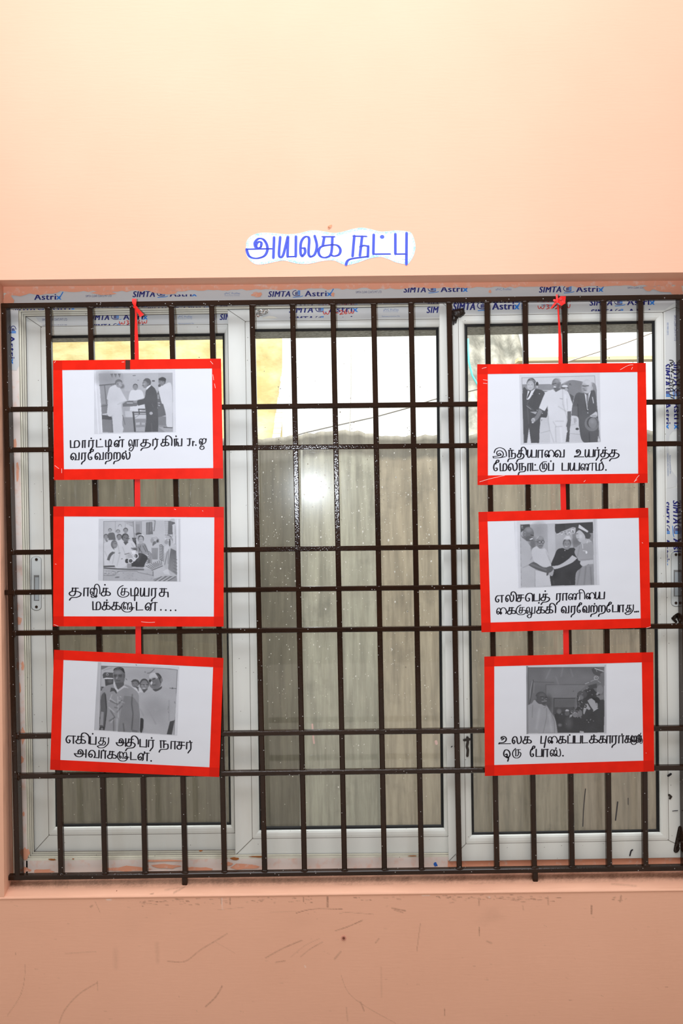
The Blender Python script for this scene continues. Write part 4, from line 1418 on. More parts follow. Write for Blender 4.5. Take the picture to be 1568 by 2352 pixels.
    's': [[(.05, .35), (.16, .48), (.24, .28), (.15, .02), (.03, .15), (0, .55), (.12, .92), (.28, .92), (.36, .6), (.34, .1)], [(.36, .55), (.48, .95), (.62, .85), (.64, .4), (.56, .02), (.44, .08), (.52, .35), (.75, .02), (.95, .05), (1, .55), (.92, 1)]],
}


DENSE = {'llu', 'ku', 'i', 'nna', 'ji', 'luu', 'ai', 's', 'ttu', 'ni', 'aim', 'thu', 'lu', 'ru'}


def caption(mb, glyphs, base, xh, f, w):
    """glyphs: (name, x0, x1) or ('.', x, y); base(x) baseline; xh height of the letters"""
    for g in glyphs:
        nm = g[0]
        if nm == '.':
            cx, cy = g[1], g[2]
            mb.add([f(a, c) for a, c in blob(cx, cy, w * .62, w * .62, 10, .05)], [tuple(range(10))])
            continue
        x0, x1 = g[1] + w * .45, g[2] - w * .45
        ww = w * (.8 if nm in DENSE else 1) * (.72 if (g[2] - g[1]) < xh * .85 and nm in ('llu', 'ku', 'ka') else 1)
        for st in G[nm]:
            stroke(mb, [(x0 + a * (x1 - x0), base(x0 + a * (x1 - x0)) - c * (xh - w * .5) - w * .3) for a, c in st], ww, f, 0, 6.0)


# ------------------------------------------------------------------ small painter for the photographs on the posters
class Painter:
    def __init__(s, quad_, nx, ny, paper):
        q = np.array(quad_, float)
        S, T = np.meshgrid(np.linspace(0, 1, nx + 1), np.linspace(0, 1, ny + 1))
        S, T = S.ravel()[:, None], T.ravel()[:, None]
        s.p = (q[0] * (1 - S) + q[1] * S) * (1 - T) + (q[3] * (1 - S) + q[2] * S) * T
        s.nx, s.ny = nx, ny
        s.g = np.full(len(s.p), float(paper))

    def P(s, g, *pts):
        pts = np.array(pts, float)
        if len(pts) > 4:
            pts = np.array(smooth_pts(list(pts) + [pts[0]], 12)[:-1])
        x, y = s.p[:, 0], s.p[:, 1]
        sel = np.nonzero((x >= pts[:, 0].min()) & (x <= pts[:, 0].max()) & (y >= pts[:, 1].min()) & (y <= pts[:, 1].max()))[0]
        x, y = x[sel], y[sel]
        ins = np.zeros(len(sel), bool)
        n = len(pts)
        for i in range(n):
            (xa, ya), (xb, yb) = pts[i], pts[(i + 1) % n]
            c = ((ya > y) != (yb > y)) & (x < (xb - xa) * (y - ya) / (yb - ya + 1e-12) + xa)
            ins ^= c
        s.g[sel[ins]] = g

    def E(s, g, cx, cy, rx, ry, soft=0.0, rot=0.0):
        d = s.p - (cx, cy)
        c, n = math.cos(rot), math.sin(rot)
        r = np.hypot((d[:, 0] * c + d[:, 1] * n) / rx, (-d[:, 0] * n + d[:, 1] * c) / ry)
        a = (r < 1).astype(float) if soft == 0 else np.clip((1 + soft - r) / (2 * soft), 0, 1)
        s.g = s.g * (1 - a) + g * a

    def L(s, g, w, *pts):
        P = np.array(pts, float)
        if len(P) > 2:
            P = np.array(smooth_pts(P, 15))
        d = np.full(len(s.p), 1e9)
        for a, c in zip(P[:-1], P[1:]):
            e = c - a
            t = np.clip(((s.p - a) @ e) / (e @ e + 1e-9), 0, 1)
            d = np.minimum(d, np.linalg.norm(s.p - (a + t[:, None] * e), axis=1))
        a = np.clip(w / 2 + 3 - d, 0, 5) / 5
        s.g = s.g * (1 - a) + g * a

    def head(s, x, y, rx, ry, skin, hair, turn=0.0, bald=False):
        """head seen from about the front; turn shifts the face sideways"""
        s.E(hair, x, y - ry * .12, rx * 1.04, ry * .92)
        s.E(skin, x + turn * rx * .3, y + ry * .12, rx * .88, ry * .9)
        s.E(skin + 14, x + turn * rx * .5, y + ry * .2, rx * .5, ry * .5, .5)
        if bald:
            s.E(skin + 10, x + turn * rx * .2, y - ry * .45, rx * .7, ry * .4, .3)
        for k in (-1, 1):
            s.L(skin - 38, max(4, ry * .09), (x + turn * rx * .5 + k * rx * .52, y - ry * .02), (x + turn * rx * .5 + k * rx * .2, y - ry * .02))
        s.L(skin - 22, max(4, ry * .07), (x + turn * rx * .6, y + ry * .1), (x + turn * rx * .66, y + ry * .32))
        s.L(skin - 34, max(4, ry * .08), (x + turn * rx * .5 - rx * .25, y + ry * .55), (x + turn * rx * .5 + rx * .25, y + ry * .55))

    def folds(s, dg, pts_list, w=8):
        for pts in pts_list:
            P = np.array(pts, float)
            d = np.full(len(s.p), 1e9)
            for a, c in zip(P[:-1], P[1:]):
                e = c - a
                t = np.clip(((s.p - a) @ e) / (e @ e + 1e-9), 0, 1)
                d = np.minimum(d, np.linalg.norm(s.p - (a + t[:, None] * e), axis=1))
            s.g += dg * np.exp(-(d / w) ** 2)

    def finish(s):
        A = s.g.reshape(s.ny + 1, s.nx + 1)
        B = A.copy()
        B[1:-1, 1:-1] = (4 * A[1:-1, 1:-1] + A[:-2, 1:-1] + A[2:, 1:-1] + A[1:-1, :-2] + A[1:-1, 2:]) / 8
        A = B.copy()
        B[1:-1, 1:-1] = (4 * A[1:-1, 1:-1] + A[:-2, 1:-1] + A[2:, 1:-1] + A[1:-1, :-2] + A[1:-1, 2:]) / 8
        low = RNG.normal(0, 1, (12, 12))
        yi = np.linspace(0, 10.99, s.ny + 1); xi = np.linspace(0, 10.99, s.nx + 1)
        y0, x0 = yi.astype(int), xi.astype(int)
        fy, fx = (yi - y0)[:, None], (xi - x0)[None]
        N = (low[y0][:, x0] * (1 - fy) + low[y0 + 1][:, x0] * fy) * (1 - fx) + (low[y0][:, x0 + 1] * (1 - fy) + low[y0 + 1][:, x0 + 1] * fy) * fx
        B = B + N * 2.5 + RNG.normal(0, 2.2, B.shape)
        B = np.clip(B, 20, 250).ravel()
        l = np.where(B / 255 <= .04045, B / 255 / 12.92, ((B / 255 + .055) / 1.055) ** 2.4)
        k = .67 / lin(232)
        return np.stack([l * k * .95, l * k * .98, l * k * 1.09], 1)


def paint_1(c):
    c.P(212, (60, 45), (140, 45), (215, 1175), (60, 1185)); c.L(238, 10, (62, 60), (125, 1180)); c.L(238, 8, (135, 100), (190, 1165))
    c.P(170, (130, 97), (1458, 88), (1470, 1155), (200, 1165)); c.P(178, (560, 95), (1200, 92), (1200, 400), (600, 420))
    c.E(150, 300, 180, 190, 120, .6)
    c.P(150, (150, 320), (420, 290), (300, 560), (290, 660), (180, 660)); c.L(112, 22, (150, 315), (430, 288)); c.L(110, 15, (235, 320), (285, 780)); c.L(120, 10, (360, 310), (350, 420))
    c.P(128, (180, 655), (300, 650), (300, 840), (370, 900), (390, 1165), (200, 1165)); c.P(92, (185, 840), (360, 880), (365, 935), (192, 925)); c.L(95, 10, (180, 690), (280, 680))
    for x in (365, 430, 500):
        c.P(95, (x - 24, 105), (x + 22, 105), (x + 8, 175)); c.L(170, 5, (x, 108), (x + 4, 150))
    c.P(145, (560, 890), (1340, 890), (1465, 1155), (560, 1160)); c.P(130, (1190, 860), (1345, 880), (1355, 1040), (1200, 1030)); c.P(165, (1200, 1060), (1460, 1080), (1465, 1155), (1330, 1155))
    c.P(166, (565, 700), (740, 690), (745, 890), (600, 890)); c.P(190, (600, 780), (740, 775), (745, 885), (610, 885))
    c.P(208, (700, 670), (950, 660), (965, 735), (850, 780), (690, 770))
    c.P(105, (1180, 460), (1215, 400), (1290, 650), (1345, 850), (1200, 890)); c.P(150, (1185, 480), (1215, 480), (1220, 560), (1190, 560)); c.L(190, 12, (1200, 632), (1230, 632)); c.L(170, 16, (1205, 670), (1230, 680))
    # man in a white shirt, back half turned
    c.E(118, 545, 330, 45, 40, .4)
    c.P(201, (430, 305), (510, 360), (570, 470), (640, 590), (550, 640), (570, 850), (560, 900), (550, 1010), (575, 1090), (560, 1165), (395, 1165), (370, 870), (330, 880), (290, 850), (280, 800), (300, 580), (275, 560), (310, 400), (345, 340))
    c.folds(-18, [[(380, 860), (330, 880)], [(540, 650), (560, 840)], [(370, 880), (380, 1160)], [(550, 620), (470, 660)]])
    c.E(112, 490, 265, 66, 60); c.E(150, 500, 300, 58, 55); c.E(175, 520, 295, 22, 25, .5); c.E(130, 470, 290, 14, 20); c.L(110, 6, (520, 290), (548, 292))
    c.P(190, (190, 830), (280, 815), (275, 850), (200, 850))
    c.P(118, (560, 650), (640, 600), (770, 588), (835, 620), (820, 680), (740, 692), (565, 695)); c.L(200, 12, (640, 632), (740, 632)); c.E(150, 790, 610, 40, 22)
    # seated man behind
    c.P(209, (770, 395), (870, 395), (920, 430), (952, 540), (780, 588), (665, 585), (685, 460), (720, 405)); c.head(790, 345, 44, 58, 140, 92)
    # dark-suited man
    c.P(90, (1070, 310), (1140, 370), (1180, 480), (1190, 700), (1200, 900), (1200, 1150), (960, 1155), (985, 900), (960, 650), (840, 682), (828, 590), (950, 545), (985, 400))
    c.E(98, 1000, 262, 72, 78); c.E(138, 962, 300, 46, 66); c.E(160, 950, 290, 22, 30, .5); c.L(95, 8, (920, 270), (950, 265)); c.L(90, 8, (915, 315), (945, 318)); c.E(120, 1020, 290, 16, 24)
    c.P(222, (988, 400), (1000, 345), (1055, 308), (1072, 318), (1010, 380)); c.E(172, 1072, 818, 30, 28); c.folds(14, [[(1090, 650), (1110, 700)], [(1080, 1000), (1090, 1150)]])
    # man at the right edge
    c.P(206, (1330, 290), (1445, 330), (1455, 1075), (1355, 1050), (1340, 850), (1290, 650), (1265, 640), (1208, 400), (1218, 345)); c.head(1272, 250, 60, 72, 128, 82, -.5); c.P(78, (1210, 190), (1280, 165), (1340, 195), (1335, 240), (1210, 225)); c.E(95, 1225, 320, 25, 25)
    c.L(90, 14, (1300, 1070), (1455, 1078))
    # chairs
    c.L(82, 28, (752, 800), (782, 1140)); c.L(92, 18, (740, 800), (970, 800)); c.L(88, 20, (848, 745), (960, 745)); c.L(88, 18, (850, 745), (862, 830)); c.L(105, 12, (780, 838), (975, 838)); c.P(192, (785, 842), (980, 842), (980, 912), (785, 915)); c.L(125, 6, (790, 895), (860, 845))
    c.P(180, (800, 985), (870, 980), (870, 1025), (800, 1025)); c.P(175, (905, 985), (965, 985), (960, 1025), (905, 1025)); c.L(110, 10, (560, 850), (605, 1020)); c.P(170, (800, 1070), (960, 1065), (960, 1145), (800, 1140))
    c.P(95, (1090, 220), (1140, 222), (1138, 250), (1090, 250)); c.L(110, 8, (830, 222), (850, 222)); c.L(110, 12, (748, 140), (790, 136)); c.L(150, 10, (210, 1150), (330, 1158))


def paint_2(c):
    c.P(208, (60, 50), (140, 50), (135, 1165), (45, 1165)); c.L(235, 8, (1470, 60), (1480, 1180)); c.L(150, 4, (1500, 60), (1505, 1185))
    c.P(190, (142, 97), (800, 90), (1060, 80), (1300, 84), (1428, 115), (1465, 1175), (138, 1165)); c.L(110, 5, (142, 97), (135, 1165)); c.L(120, 5, (142, 97), (1060, 82)); c.L(140, 4, (140, 1165), (1460, 1175))
    c.L(150, 6, (350, 100), (350, 300)); c.L(150, 6, (530, 130), (530, 300)); c.P(150, (500, 105), (668, 105), (668, 195), (600, 165)); c.L(205, 8, (520, 120), (660, 135)); c.L(205, 8, (580, 145), (664, 165))
    c.P(166, (672, 100), (822, 98), (822, 420), (690, 420)); c.L(130, 8, (672, 100), (690, 400)); c.L(215, 10, (700, 105), (705, 300)); c.P(150, (715, 150), (790, 150), (795, 310), (720, 310)); c.L(140, 6, (822, 100), (822, 330))
    c.P(118, (905, 118), (1015, 106), (1028, 330), (905, 338)); c.folds(25, [[(940, 130), (930, 320)], [(990, 130), (985, 270)]], 10); c.L(130, 28, (1062, 92), (1045, 262)); c.L(200, 8, (1055, 100), (1035, 250))
    c.P(120, (1240, 88), (1360, 90), (1372, 330), (1300, 340), (1238, 350))
    for k in range(5):
        c.L(205, 7, (1250 + 12 * k, 92), (1240 + 12 * k, 340))
    for k in range(7):
        c.L(200, 7, (1225, 120 + 32 * k), (1300, 122 + 32 * k))
    c.P(112, (1305, 92), (1355, 92), (1350, 330), (1300, 335)); c.P(160, (1362, 100), (1428, 118), (1440, 520), (1380, 480)); c.P(105, (1362, 100), (1425, 118), (1390, 330), (1365, 330)); c.P(205, (1375, 160), (1420, 140), (1430, 500), (1390, 500))
    for x, y, rx, ry, sk, hr in [(255, 262, 32, 38, 165, 92), (400, 282, 36, 36, 160, 85), (435, 190, 30, 38, 195, 120), (537, 262, 42, 46, 140, 70), (422, 380, 46, 52, 135, 72), (182, 380, 38, 55, 145, 90)]:
        c.head(x, y, rx, ry, sk, hr)
    c.P(108, (215, 330), (255, 305), (330, 310), (358, 435), (230, 430)); c.P(120, (400, 430), (460, 420), (430, 470), (395, 470)); c.P(125, (165, 430), (215, 430), (208, 490))
    c.P(72, (650, 395), (720, 395), (738, 580), (690, 510)); c.E(95, 690, 430, 30, 35)
    c.P(206, (145, 500), (200, 470), (290, 440), (400, 440), (480, 420), (535, 520), (600, 450), (680, 470), (725, 580), (640, 650), (530, 690), (545, 790), (560, 850), (530, 910), (400, 945), (350, 930), (330, 890), (160, 890), (145, 700))
    c.folds(-22, [[(400, 520), (430, 700), (380, 900)], [(480, 560), (530, 690)], [(160, 640), (250, 830)], [(640, 500), (700, 590)], [(340, 640), (300, 860)]])
    c.head(530, 395, 62, 78, 118, 74, .4); c.L(60, 6, (540, 405), (610, 408)); c.P(95, (495, 470), (535, 528), (590, 470), (560, 455))
    c.E(118, 330, 510, 58, 76); c.E(148, 345, 520, 40, 50, .4); c.P(90, (270, 520), (345, 620), (300, 580)); c.L(80, 6, (335, 500), (370, 500))
    c.P(102, (300, 640), (350, 660), (280, 720), (245, 806), (198, 790), (240, 690)); c.L(120, 8, (410, 672), (440, 666)); c.L(110, 10, (460, 775), (480, 772)); c.E(110, 720, 600, 60, 30, .5); c.L(90, 12, (640, 580), (720, 600))
    c.P(152, (745, 510), (830, 490), (890, 505), (940, 620), (965, 705), (880, 690), (760, 660)); c.folds(-45, [[(800, 540), (780, 640)], [(850, 540), (900, 640)], [(880, 520), (940, 650)], [(760, 560), (830, 660)]], 9)
    c.E(88, 770, 330, 52, 32); c.head(812, 425, 50, 78, 168, 80); c.L(228, 12, (748, 352), (800, 340), (862, 356))
    c.P(70, (770, 665), (850, 680), (930, 740), (922, 850), (862, 918), (640, 912), (632, 830), (720, 790)); c.folds(16, [[(800, 690), (760, 800)]], 30)
    c.E(70, 560, 812, 34, 40); c.E(178, 615, 722, 46, 44); c.E(225, 720, 722, 52, 50); c.E(90, 722, 722, 36, 36); c.L(190, 16, (700, 690), (710, 760)); c.E(222, 628, 808, 52, 46); c.E(92, 626, 810, 36, 33); c.P(225, (640, 622), (720, 618), (716, 684), (648, 684)); c.P(215, (680, 770), (740, 770), (690, 830)); c.L(215, 8, (640, 690), (690, 740)); c.L(90, 8, (520, 690), (600, 670))
    # two seated men in turbans and striped coats
    c.E(150, 1080, 470, 60, 90); c.E(196, 1060, 402, 72, 46); c.folds(-40, [[(1000, 395), (1090, 380), (1140, 430)], [(1010, 415), (1110, 410)]], 6); c.E(160, 1015, 445, 32, 44); c.E(112, 1055, 515, 36, 55); c.E(90, 1110, 450, 20, 30)
    c.P(190, (1010, 560), (1110, 480), (1180, 520), (1222, 620), (1220, 760), (1190, 880), (1010, 965), (880, 945), (878, 880), (940, 760), (970, 650))
    for k in range(10):
        c.L(88, 10, (1145, 530 + 27 * k), (1180, 520 + 30 * k), (1218, 560 + 28 * k))
    for k in range(8):
        c.L(92, 9, (955 - 6 * k, 640 + 30 * k), (1005, 690 + 22 * k))
    for k in range(6):
        c.L(95, 8, (1010 + 20 * k, 580), (1025 + 16 * k, 780))
    for k in range(9):
        c.L(90, 8, (900 + 34 * k, 900 - 14 * k), (1010 + 22 * k, 960 - 10 * k))
    c.P(120, (940, 770), (985, 790), (970, 840), (935, 840)); c.E(150, 1075, 880, 60, 35, .4)
    c.E(205, 1312, 400, 74, 62); c.folds(-70, [[(1260, 360), (1330, 350), (1380, 420)], [(1255, 385), (1330, 380), (1375, 440)], [(1270, 420), (1340, 415)], [(1290, 345), (1370, 380)]], 6)
    c.E(160, 1270, 470, 34, 40); c.P(200, (1225, 640), (1240, 550), (1310, 520), (1320, 640), (1260, 700)); c.E(100, 1330, 480, 16, 70)
    c.P(182, (1225, 700), (1330, 590), (1445, 540), (1465, 1090), (1380, 1085), (1300, 1000), (1230, 900))
    for k in range(8):
        c.L(95, 10, (1355 + 12 * k, 590 + 6 * k), (1330 + 16 * k, 760), (1310 + 20 * k, 960 + 14 * k))
    for k in range(5):
        c.L(110, 9, (1400, 760 + 60 * k), (1462, 790 + 60 * k))
    c.L(110, 8, (1290, 640), (1240, 880)); c.L(120, 8, (1310, 600), (1300, 860))
    c.P(205, (1200, 1000), (1300, 950), (1330, 1060), (1240, 1050))
    # ground and mat
    c.P(176, (142, 895), (340, 900), (400, 945), (870, 950), (1010, 980), (1050, 1120), (1060, 1172), (138, 1165)); c.L(82, 22, (150, 910), (330, 905)); c.L(84, 18, (150, 938), (400, 955), (860, 968)); c.P(150, (560, 860), (640, 860), (660, 925), (860, 925), (860, 950), (560, 940))
    c.L(110, 6, (145, 1072), (330, 1068), (400, 1000), (700, 990), (780, 1020), (1020, 1070)); c.E(130, 390, 1105, 30, 12, .4); c.L(100, 10, (350, 1110), (420, 1100))
    for k in range(70):
        x, y = RNG.uniform(150, 420), RNG.uniform(985, 1060)
        c.L(float(RNG.uniform(105, 215)), 6, (x, y), (x + 12, y + 4))
    for k in range(30):
        x, y = RNG.uniform(420, 1000), RNG.uniform(1000, 1150)
        c.L(float(RNG.uniform(120, 200)), 5, (x, y), (x + 18, y + 2))
    c.P(150, (1050, 1130), (1250, 1080), (1455, 1090), (1462, 1174), (1060, 1172))
    for k in range(7):
        c.L(205 if k % 2 else 95, 8, (1060 + 40 * k, 1172), (1180 + 44 * k, 1090))
    c.L(95, 12, (1010, 980), (1200, 900)); c.L(95, 10, (1030, 1000), (1030, 1080))


def paint_3(c):
    c.P(192, (110, 45), (170, 48), (130, 1210), (45, 1210)); c.L(225, 8, (160, 100), (125, 1205)); c.L(90, 9, (762, 85), (772, 98))
    c.P(180, (165, 108), (700, 135), (1200, 150), (1330, 152), (1475, 178), (1415, 1290), (130, 1210)); c.L(95, 6, (165, 108), (1200, 150), (1475, 178)); c.L(95, 6, (1473, 180), (1416, 1288)); c.L(100, 5, (165, 110), (130, 1210))
    c.P(120, (168, 112), (290, 120), (200, 165), (168, 170)); c.L(140, 6, (210, 185), (350, 140)); c.E(168, 900, 250, 300, 100, .6); c.L(112, 12, (960, 232), (1010, 222), (1075, 165)); c.L(105, 10, (590, 330), (605, 345)); c.L(120, 14, (915, 212), (925, 214))
    c.L(95, 8, (1340, 490), (1450, 497)); c.P(80, (1375, 500), (1390, 470), (1400, 505))
    # officer
    c.P(88, (190, 265), (230, 220), (370, 228), (378, 325), (210, 322), (198, 300)); c.P(205, (205, 322), (270, 308), (372, 318), (370, 332), (215, 332)); c.E(170, 272, 255, 22, 24); c.E(95, 272, 258, 12, 14); c.P(78, (228, 335), (378, 335), (375, 425), (240, 455)); c.E(104, 320, 370, 40, 30, .5)
    c.P(85, (165, 465), (225, 465), (190, 530), (160, 535)); c.L(150, 8, (175, 490), (200, 500))
    # men between
    c.P(205, (690, 450), (770, 470), (830, 560), (800, 580)); c.head(752, 415, 62, 62, 122, 90, -.3); c.P(82, (675, 380), (720, 342), (790, 348), (828, 400), (815, 430), (770, 372), (690, 385)); c.P(96, (740, 460), (810, 470), (805, 560), (790, 510))
    c.head(905, 435, 76, 105, 128, 80); c.L(50, 7, (850, 432), (970, 430)); c.E(150, 870, 445, 18, 14); c.E(150, 925, 442, 18, 14); c.L(208, 12, (880, 492), (920, 494)); c.P(205, (805, 480), (850, 490), (880, 560), (830, 560)); c.P(90, (870, 520), (970, 500), (900, 575))
    # main man
    c.P(152, (385, 415), (440, 560), (560, 440), (600, 430), (690, 475), (800, 580), (830, 800), (822, 1250), (225, 1215), (240, 950), (160, 880), (160, 600), (215, 470))
    c.P(134, (560, 620), (700, 640), (760, 700), (825, 850), (820, 1250), (450, 1235), (500, 900))
    c.P(100, (215, 560), (245, 600), (262, 870), (222, 1213), (140, 1140), (150, 900), (165, 640)); c.P(150, (165, 890), (210, 900), (200, 1130), (140, 1120)); c.P(70, (140, 1150), (222, 1155), (222, 1213), (135, 1207)); c.E(140, 180, 1190, 20, 20, .4)
    c.folds(-38, [[(700, 600), (690, 760), (712, 930), (690, 1200)], [(240, 600), (262, 870), (225, 1180)], [(310, 700), (390, 740), (440, 760)], [(400, 820), (450, 830)], [(330, 880), (400, 990)], [(440, 780), (520, 700)], [(520, 800), (440, 900)], [(390, 1000), (310, 1050)], [(380, 1010), (380, 1220)], [(545, 1100), (560, 1230)]], 11)
    c.folds(30, [[(330, 670), (420, 740)], [(470, 700), (560, 740)], [(300, 820), (390, 900)], [(450, 640), (460, 990)], [(390, 1010), (330, 1080)], [(440, 1020), (436, 1225)], [(350, 600), (300, 720)]], 9)
    c.P(112, (375, 210), (430, 165), (555, 190), (576, 260), (556, 390), (480, 440), (405, 390), (380, 300)); c.P(62, (368, 195), (400, 148), (480, 128), (550, 155), (572, 240), (545, 215), (500, 175), (420, 178)); c.L(140, 6, (400, 175), (470, 140)); c.L(130, 6, (440, 170), (520, 150))
    c.E(136, 455, 220, 60, 30, .5); c.L(66, 12, (390, 268), (430, 266)); c.L(66, 12, (465, 268), (520, 264)); c.E(82, 405, 290, 24, 14, .4); c.E(84, 495, 288, 30, 16, .4); c.P(165, (418, 330), (440, 285), (446, 325)); c.L(78, 10, (425, 360), (490, 362)); c.E(100, 560, 280, 16, 40)
    c.P(94, (405, 400), (555, 390), (556, 440), (450, 520)); c.P(200, (372, 400), (395, 385), (410, 470), (462, 520), (440, 565), (390, 470)); c.P(195, (440, 562), (556, 440), (640, 490), (560, 480)); c.P(84, (335, 480), (400, 500), (438, 560), (425, 585), (380, 540), (318, 556)); c.L(205, 8, (490, 630), (508, 645))
    c.P(112, (690, 1195), (790, 1220), (785, 1250), (690, 1240))
    # man at the right
    c.P(176, (1040, 505), (1100, 545), (1180, 520), (1210, 460), (1330, 500), (1448, 560), (1425, 1040), (1345, 1060), (1280, 1286), (862, 1250), (892, 1030), (840, 1000), (820, 620), (980, 560))
    c.folds(-16, [[(835, 850), (890, 960)], [(1330, 700), (1330, 1040)], [(890, 1030), (880, 1240)], [(1000, 900), (1100, 1100)]], 12); c.L(110, 6, (1320, 800), (1310, 860)); c.L(110, 6, (1316, 890), (1320, 915)); c.L(110, 7, (1425, 720), (1432, 750)); c.E(160, 1100, 850, 180, 160, .7)
    c.P(78, (1345, 1062), (1425, 1040), (1378, 1286), (1290, 1282)); c.P(64, (838, 1000), (888, 1020), (890, 1150), (865, 1248), (832, 1240))
    c.E(126, 1090, 390, 108, 118); c.E(196, 1065, 285, 78, 62); c.P(76, (1090, 232), (1150, 235), (1205, 310), (1190, 420), (1150, 320)); c.folds(40, [[(1100, 240), (1160, 300)]], 8); c.E(128, 1200, 350, 20, 38); c.E(118, 1075, 400, 72, 85, .3); c.L(62, 14, (1050, 335), (1090, 325)); c.E(66, 1005, 365, 24, 24); c.P(210, (1010, 400), (1030, 360), (1050, 400), (1020, 440)); c.L(80, 8, (1050, 440), (1100, 436)); c.L(150, 8, (1060, 410), (1090, 405)); c.P(84, (1045, 505), (1130, 500), (1205, 455), (1195, 500), (1100, 546))


def paint_4(c):
    c.P(212, (55, 45), (105, 45), (135, 1265), (80, 1268)); c.L(205, 6, (1435, 20), (1480, 1200))
    c.P(208, (100, 97), (1378, 60), (1478, 1225), (132, 1250)); c.L(130, 5, (100, 97), (1378, 62)); c.L(130, 5, (1376, 62), (1476, 1220)); c.L(120, 5, (100, 97), (132, 1250))
    c.P(142, (108, 215), (500, 208), (820, 208), (972, 140), (1200, 172), (1392, 215), (1420, 560), (108, 340)); c.P(134, (800, 230), (960, 150), (1160, 190), (1150, 400), (900, 400)); c.L(120, 7, (800, 212), (970, 142), (1180, 178)); c.E(95, 945, 208, 14, 14); c.E(120, 965, 225, 16, 14)
    c.L(198, 14, (108, 325), (640, 322)); c.L(105, 8, (380, 332), (560, 335)); c.P(200, (400, 345), (520, 345), (500, 380))
    c.P(201, (430, 760), (1160, 760), (1190, 1225), (405, 1240)); c.L(160, 6, (430, 1068), (590, 1025)); c.L(160, 6, (950, 1075), (1130, 1095)); c.L(170, 5, (440, 1005), (580, 1020)); c.L(165, 5, (960, 930), (1060, 905))
    # left man
    c.P(86, (195, 312), (335, 290), (490, 345), (545, 560), (540, 780), (432, 800), (422, 1000), (402, 1243), (262, 1243), (225, 975), (190, 1243), (138, 1243), (115, 335)); c.folds(14, [[(300, 330), (190, 560), (350, 720)], [(200, 620), (220, 900)], [(470, 640), (540, 600)]], 9); c.L(175, 8, (185, 590), (260, 650)); c.P(170, (245, 695), (370, 690), (340, 740))
    c.P(222, (205, 320), (250, 335), (340, 285), (240, 460), (182, 482)); c.P(66, (238, 335), (262, 335), (225, 420), (192, 475), (200, 420)); c.head(258, 220, 74, 98, 178, 105, -.3); c.P(98, (195, 150), (230, 108), (300, 105), (350, 170), (330, 190), (280, 140), (200, 155)); c.folds(50, [[(240, 115), (320, 160)]], 9); c.E(72, 368, 205, 24, 36); c.E(185, 368, 255, 16, 22)
    c.P(84, (440, 660), (545, 600), (530, 800), (440, 790)); c.P(205, (445, 795), (520, 800), (510, 830), (450, 825)); c.P(140, (435, 830), (500, 835), (485, 895), (440, 895))
    for x, y in [(290, 390), (408, 378), (460, 722), (368, 668)]:
        c.E(190, x, y, 8, 8)
    # man in a white kurta
    c.P(214, (650, 300), (700, 345), (770, 300), (900, 335), (985, 560), (960, 680), (900, 690), (870, 900), (880, 1050), (912, 1060), (868, 1225), (410, 1240), (540, 1030), (570, 800), (550, 600), (500, 682), (398, 630), (500, 380), (560, 330))
    c.P(200, (405, 1240), (430, 880), (560, 800), (590, 1000), (600, 1238)); c.L(160, 6, (430, 1068), (590, 1025)); c.folds(-22, [[(550, 590), (565, 850), (590, 1010), (660, 1230)], [(690, 860), (830, 860)], [(690, 960), (800, 950)], [(690, 970), (700, 1225)], [(815, 300), (820, 560), (905, 830)], [(890, 470), (900, 660)], [(740, 600), (880, 690)], [(650, 870), (700, 950)]], 9); c.folds(10, [[(780, 980), (800, 1220)], [(860, 400), (880, 620)]], 16); c.L(150, 9, (770, 462), (815, 470))
    c.P(128, (400, 640), (462, 682), (400, 800), (330, 870), (300, 890), (262, 860), (275, 815), (340, 770)); c.E(178, 300, 838, 34, 36); c.L(110, 5, (290, 830), (300, 860)); c.E(205, 290, 885, 18, 10)
    c.P(104, (900, 690), (966, 682), (960, 860), (940, 1000), (905, 1048), (880, 950), (900, 850)); c.P(90, (890, 1060), (942, 1000), (930, 1225), (870, 1225)); c.L(225, 8, (885, 960), (890, 1050))
    c.E(116, 698, 205, 70, 96); c.E(150, 720, 150, 50, 40, .5); c.E(138, 672, 225, 42, 60, .4); c.L(82, 12, (640, 205), (700, 198)); c.E(96, 650, 212, 16, 10); c.P(222, (648, 262), (670, 245), (705, 256), (690, 268)); c.L(92, 8, (660, 280), (700, 278)); c.E(130, 772, 198, 16, 26); c.P(108, (660, 285), (760, 280), (782, 300), (700, 345)); c.P(90, (690, 320), (706, 318), (698, 352))
    # capped man behind
    c.E(214, 855, 248, 50, 26); c.L(80, 16, (800, 272), (910, 276)); c.E(172, 880, 300, 28, 28); c.P(98, (935, 375), (1012, 420), (992, 560), (960, 470))
    # right man
    c.P(96, (1100, 352), (1210, 365), (1330, 322), (1388, 350), (1425, 680), (1450, 1000), (1462, 1225), (1180, 1225), (1105, 960), (1085, 790), (970, 760), (985, 600), (1040, 400)); c.P(108, (985, 600), (1085, 600), (1085, 780), (970, 745)); c.folds(-18, [[(1210, 380), (1240, 680)], [(1320, 340), (1250, 600)], [(1080, 560), (1090, 780)], [(1280, 1060), (1290, 1220)]], 9)
    c.P(208, (1200, 368), (1245, 400), (1315, 330), (1275, 480), (1246, 662)); c.P(132, (1232, 390), (1270, 392), (1268, 500), (1248, 620), (1236, 500)); c.P(105, (1225, 385), (1275, 385), (1250, 415))
    c.E(188, 1242, 250, 88, 122); c.E(206, 1255, 180, 74, 46, .5); c.E(160, 1195, 280, 46, 66, .5); c.L(92, 14, (1165, 238), (1210, 244)); c.L(92, 14, (1222, 240), (1270, 236)); c.L(110, 9, (1170, 290), (1200, 296)); c.L(98, 9, (1185, 318), (1232, 318)); c.E(176, 1330, 280, 18, 32)
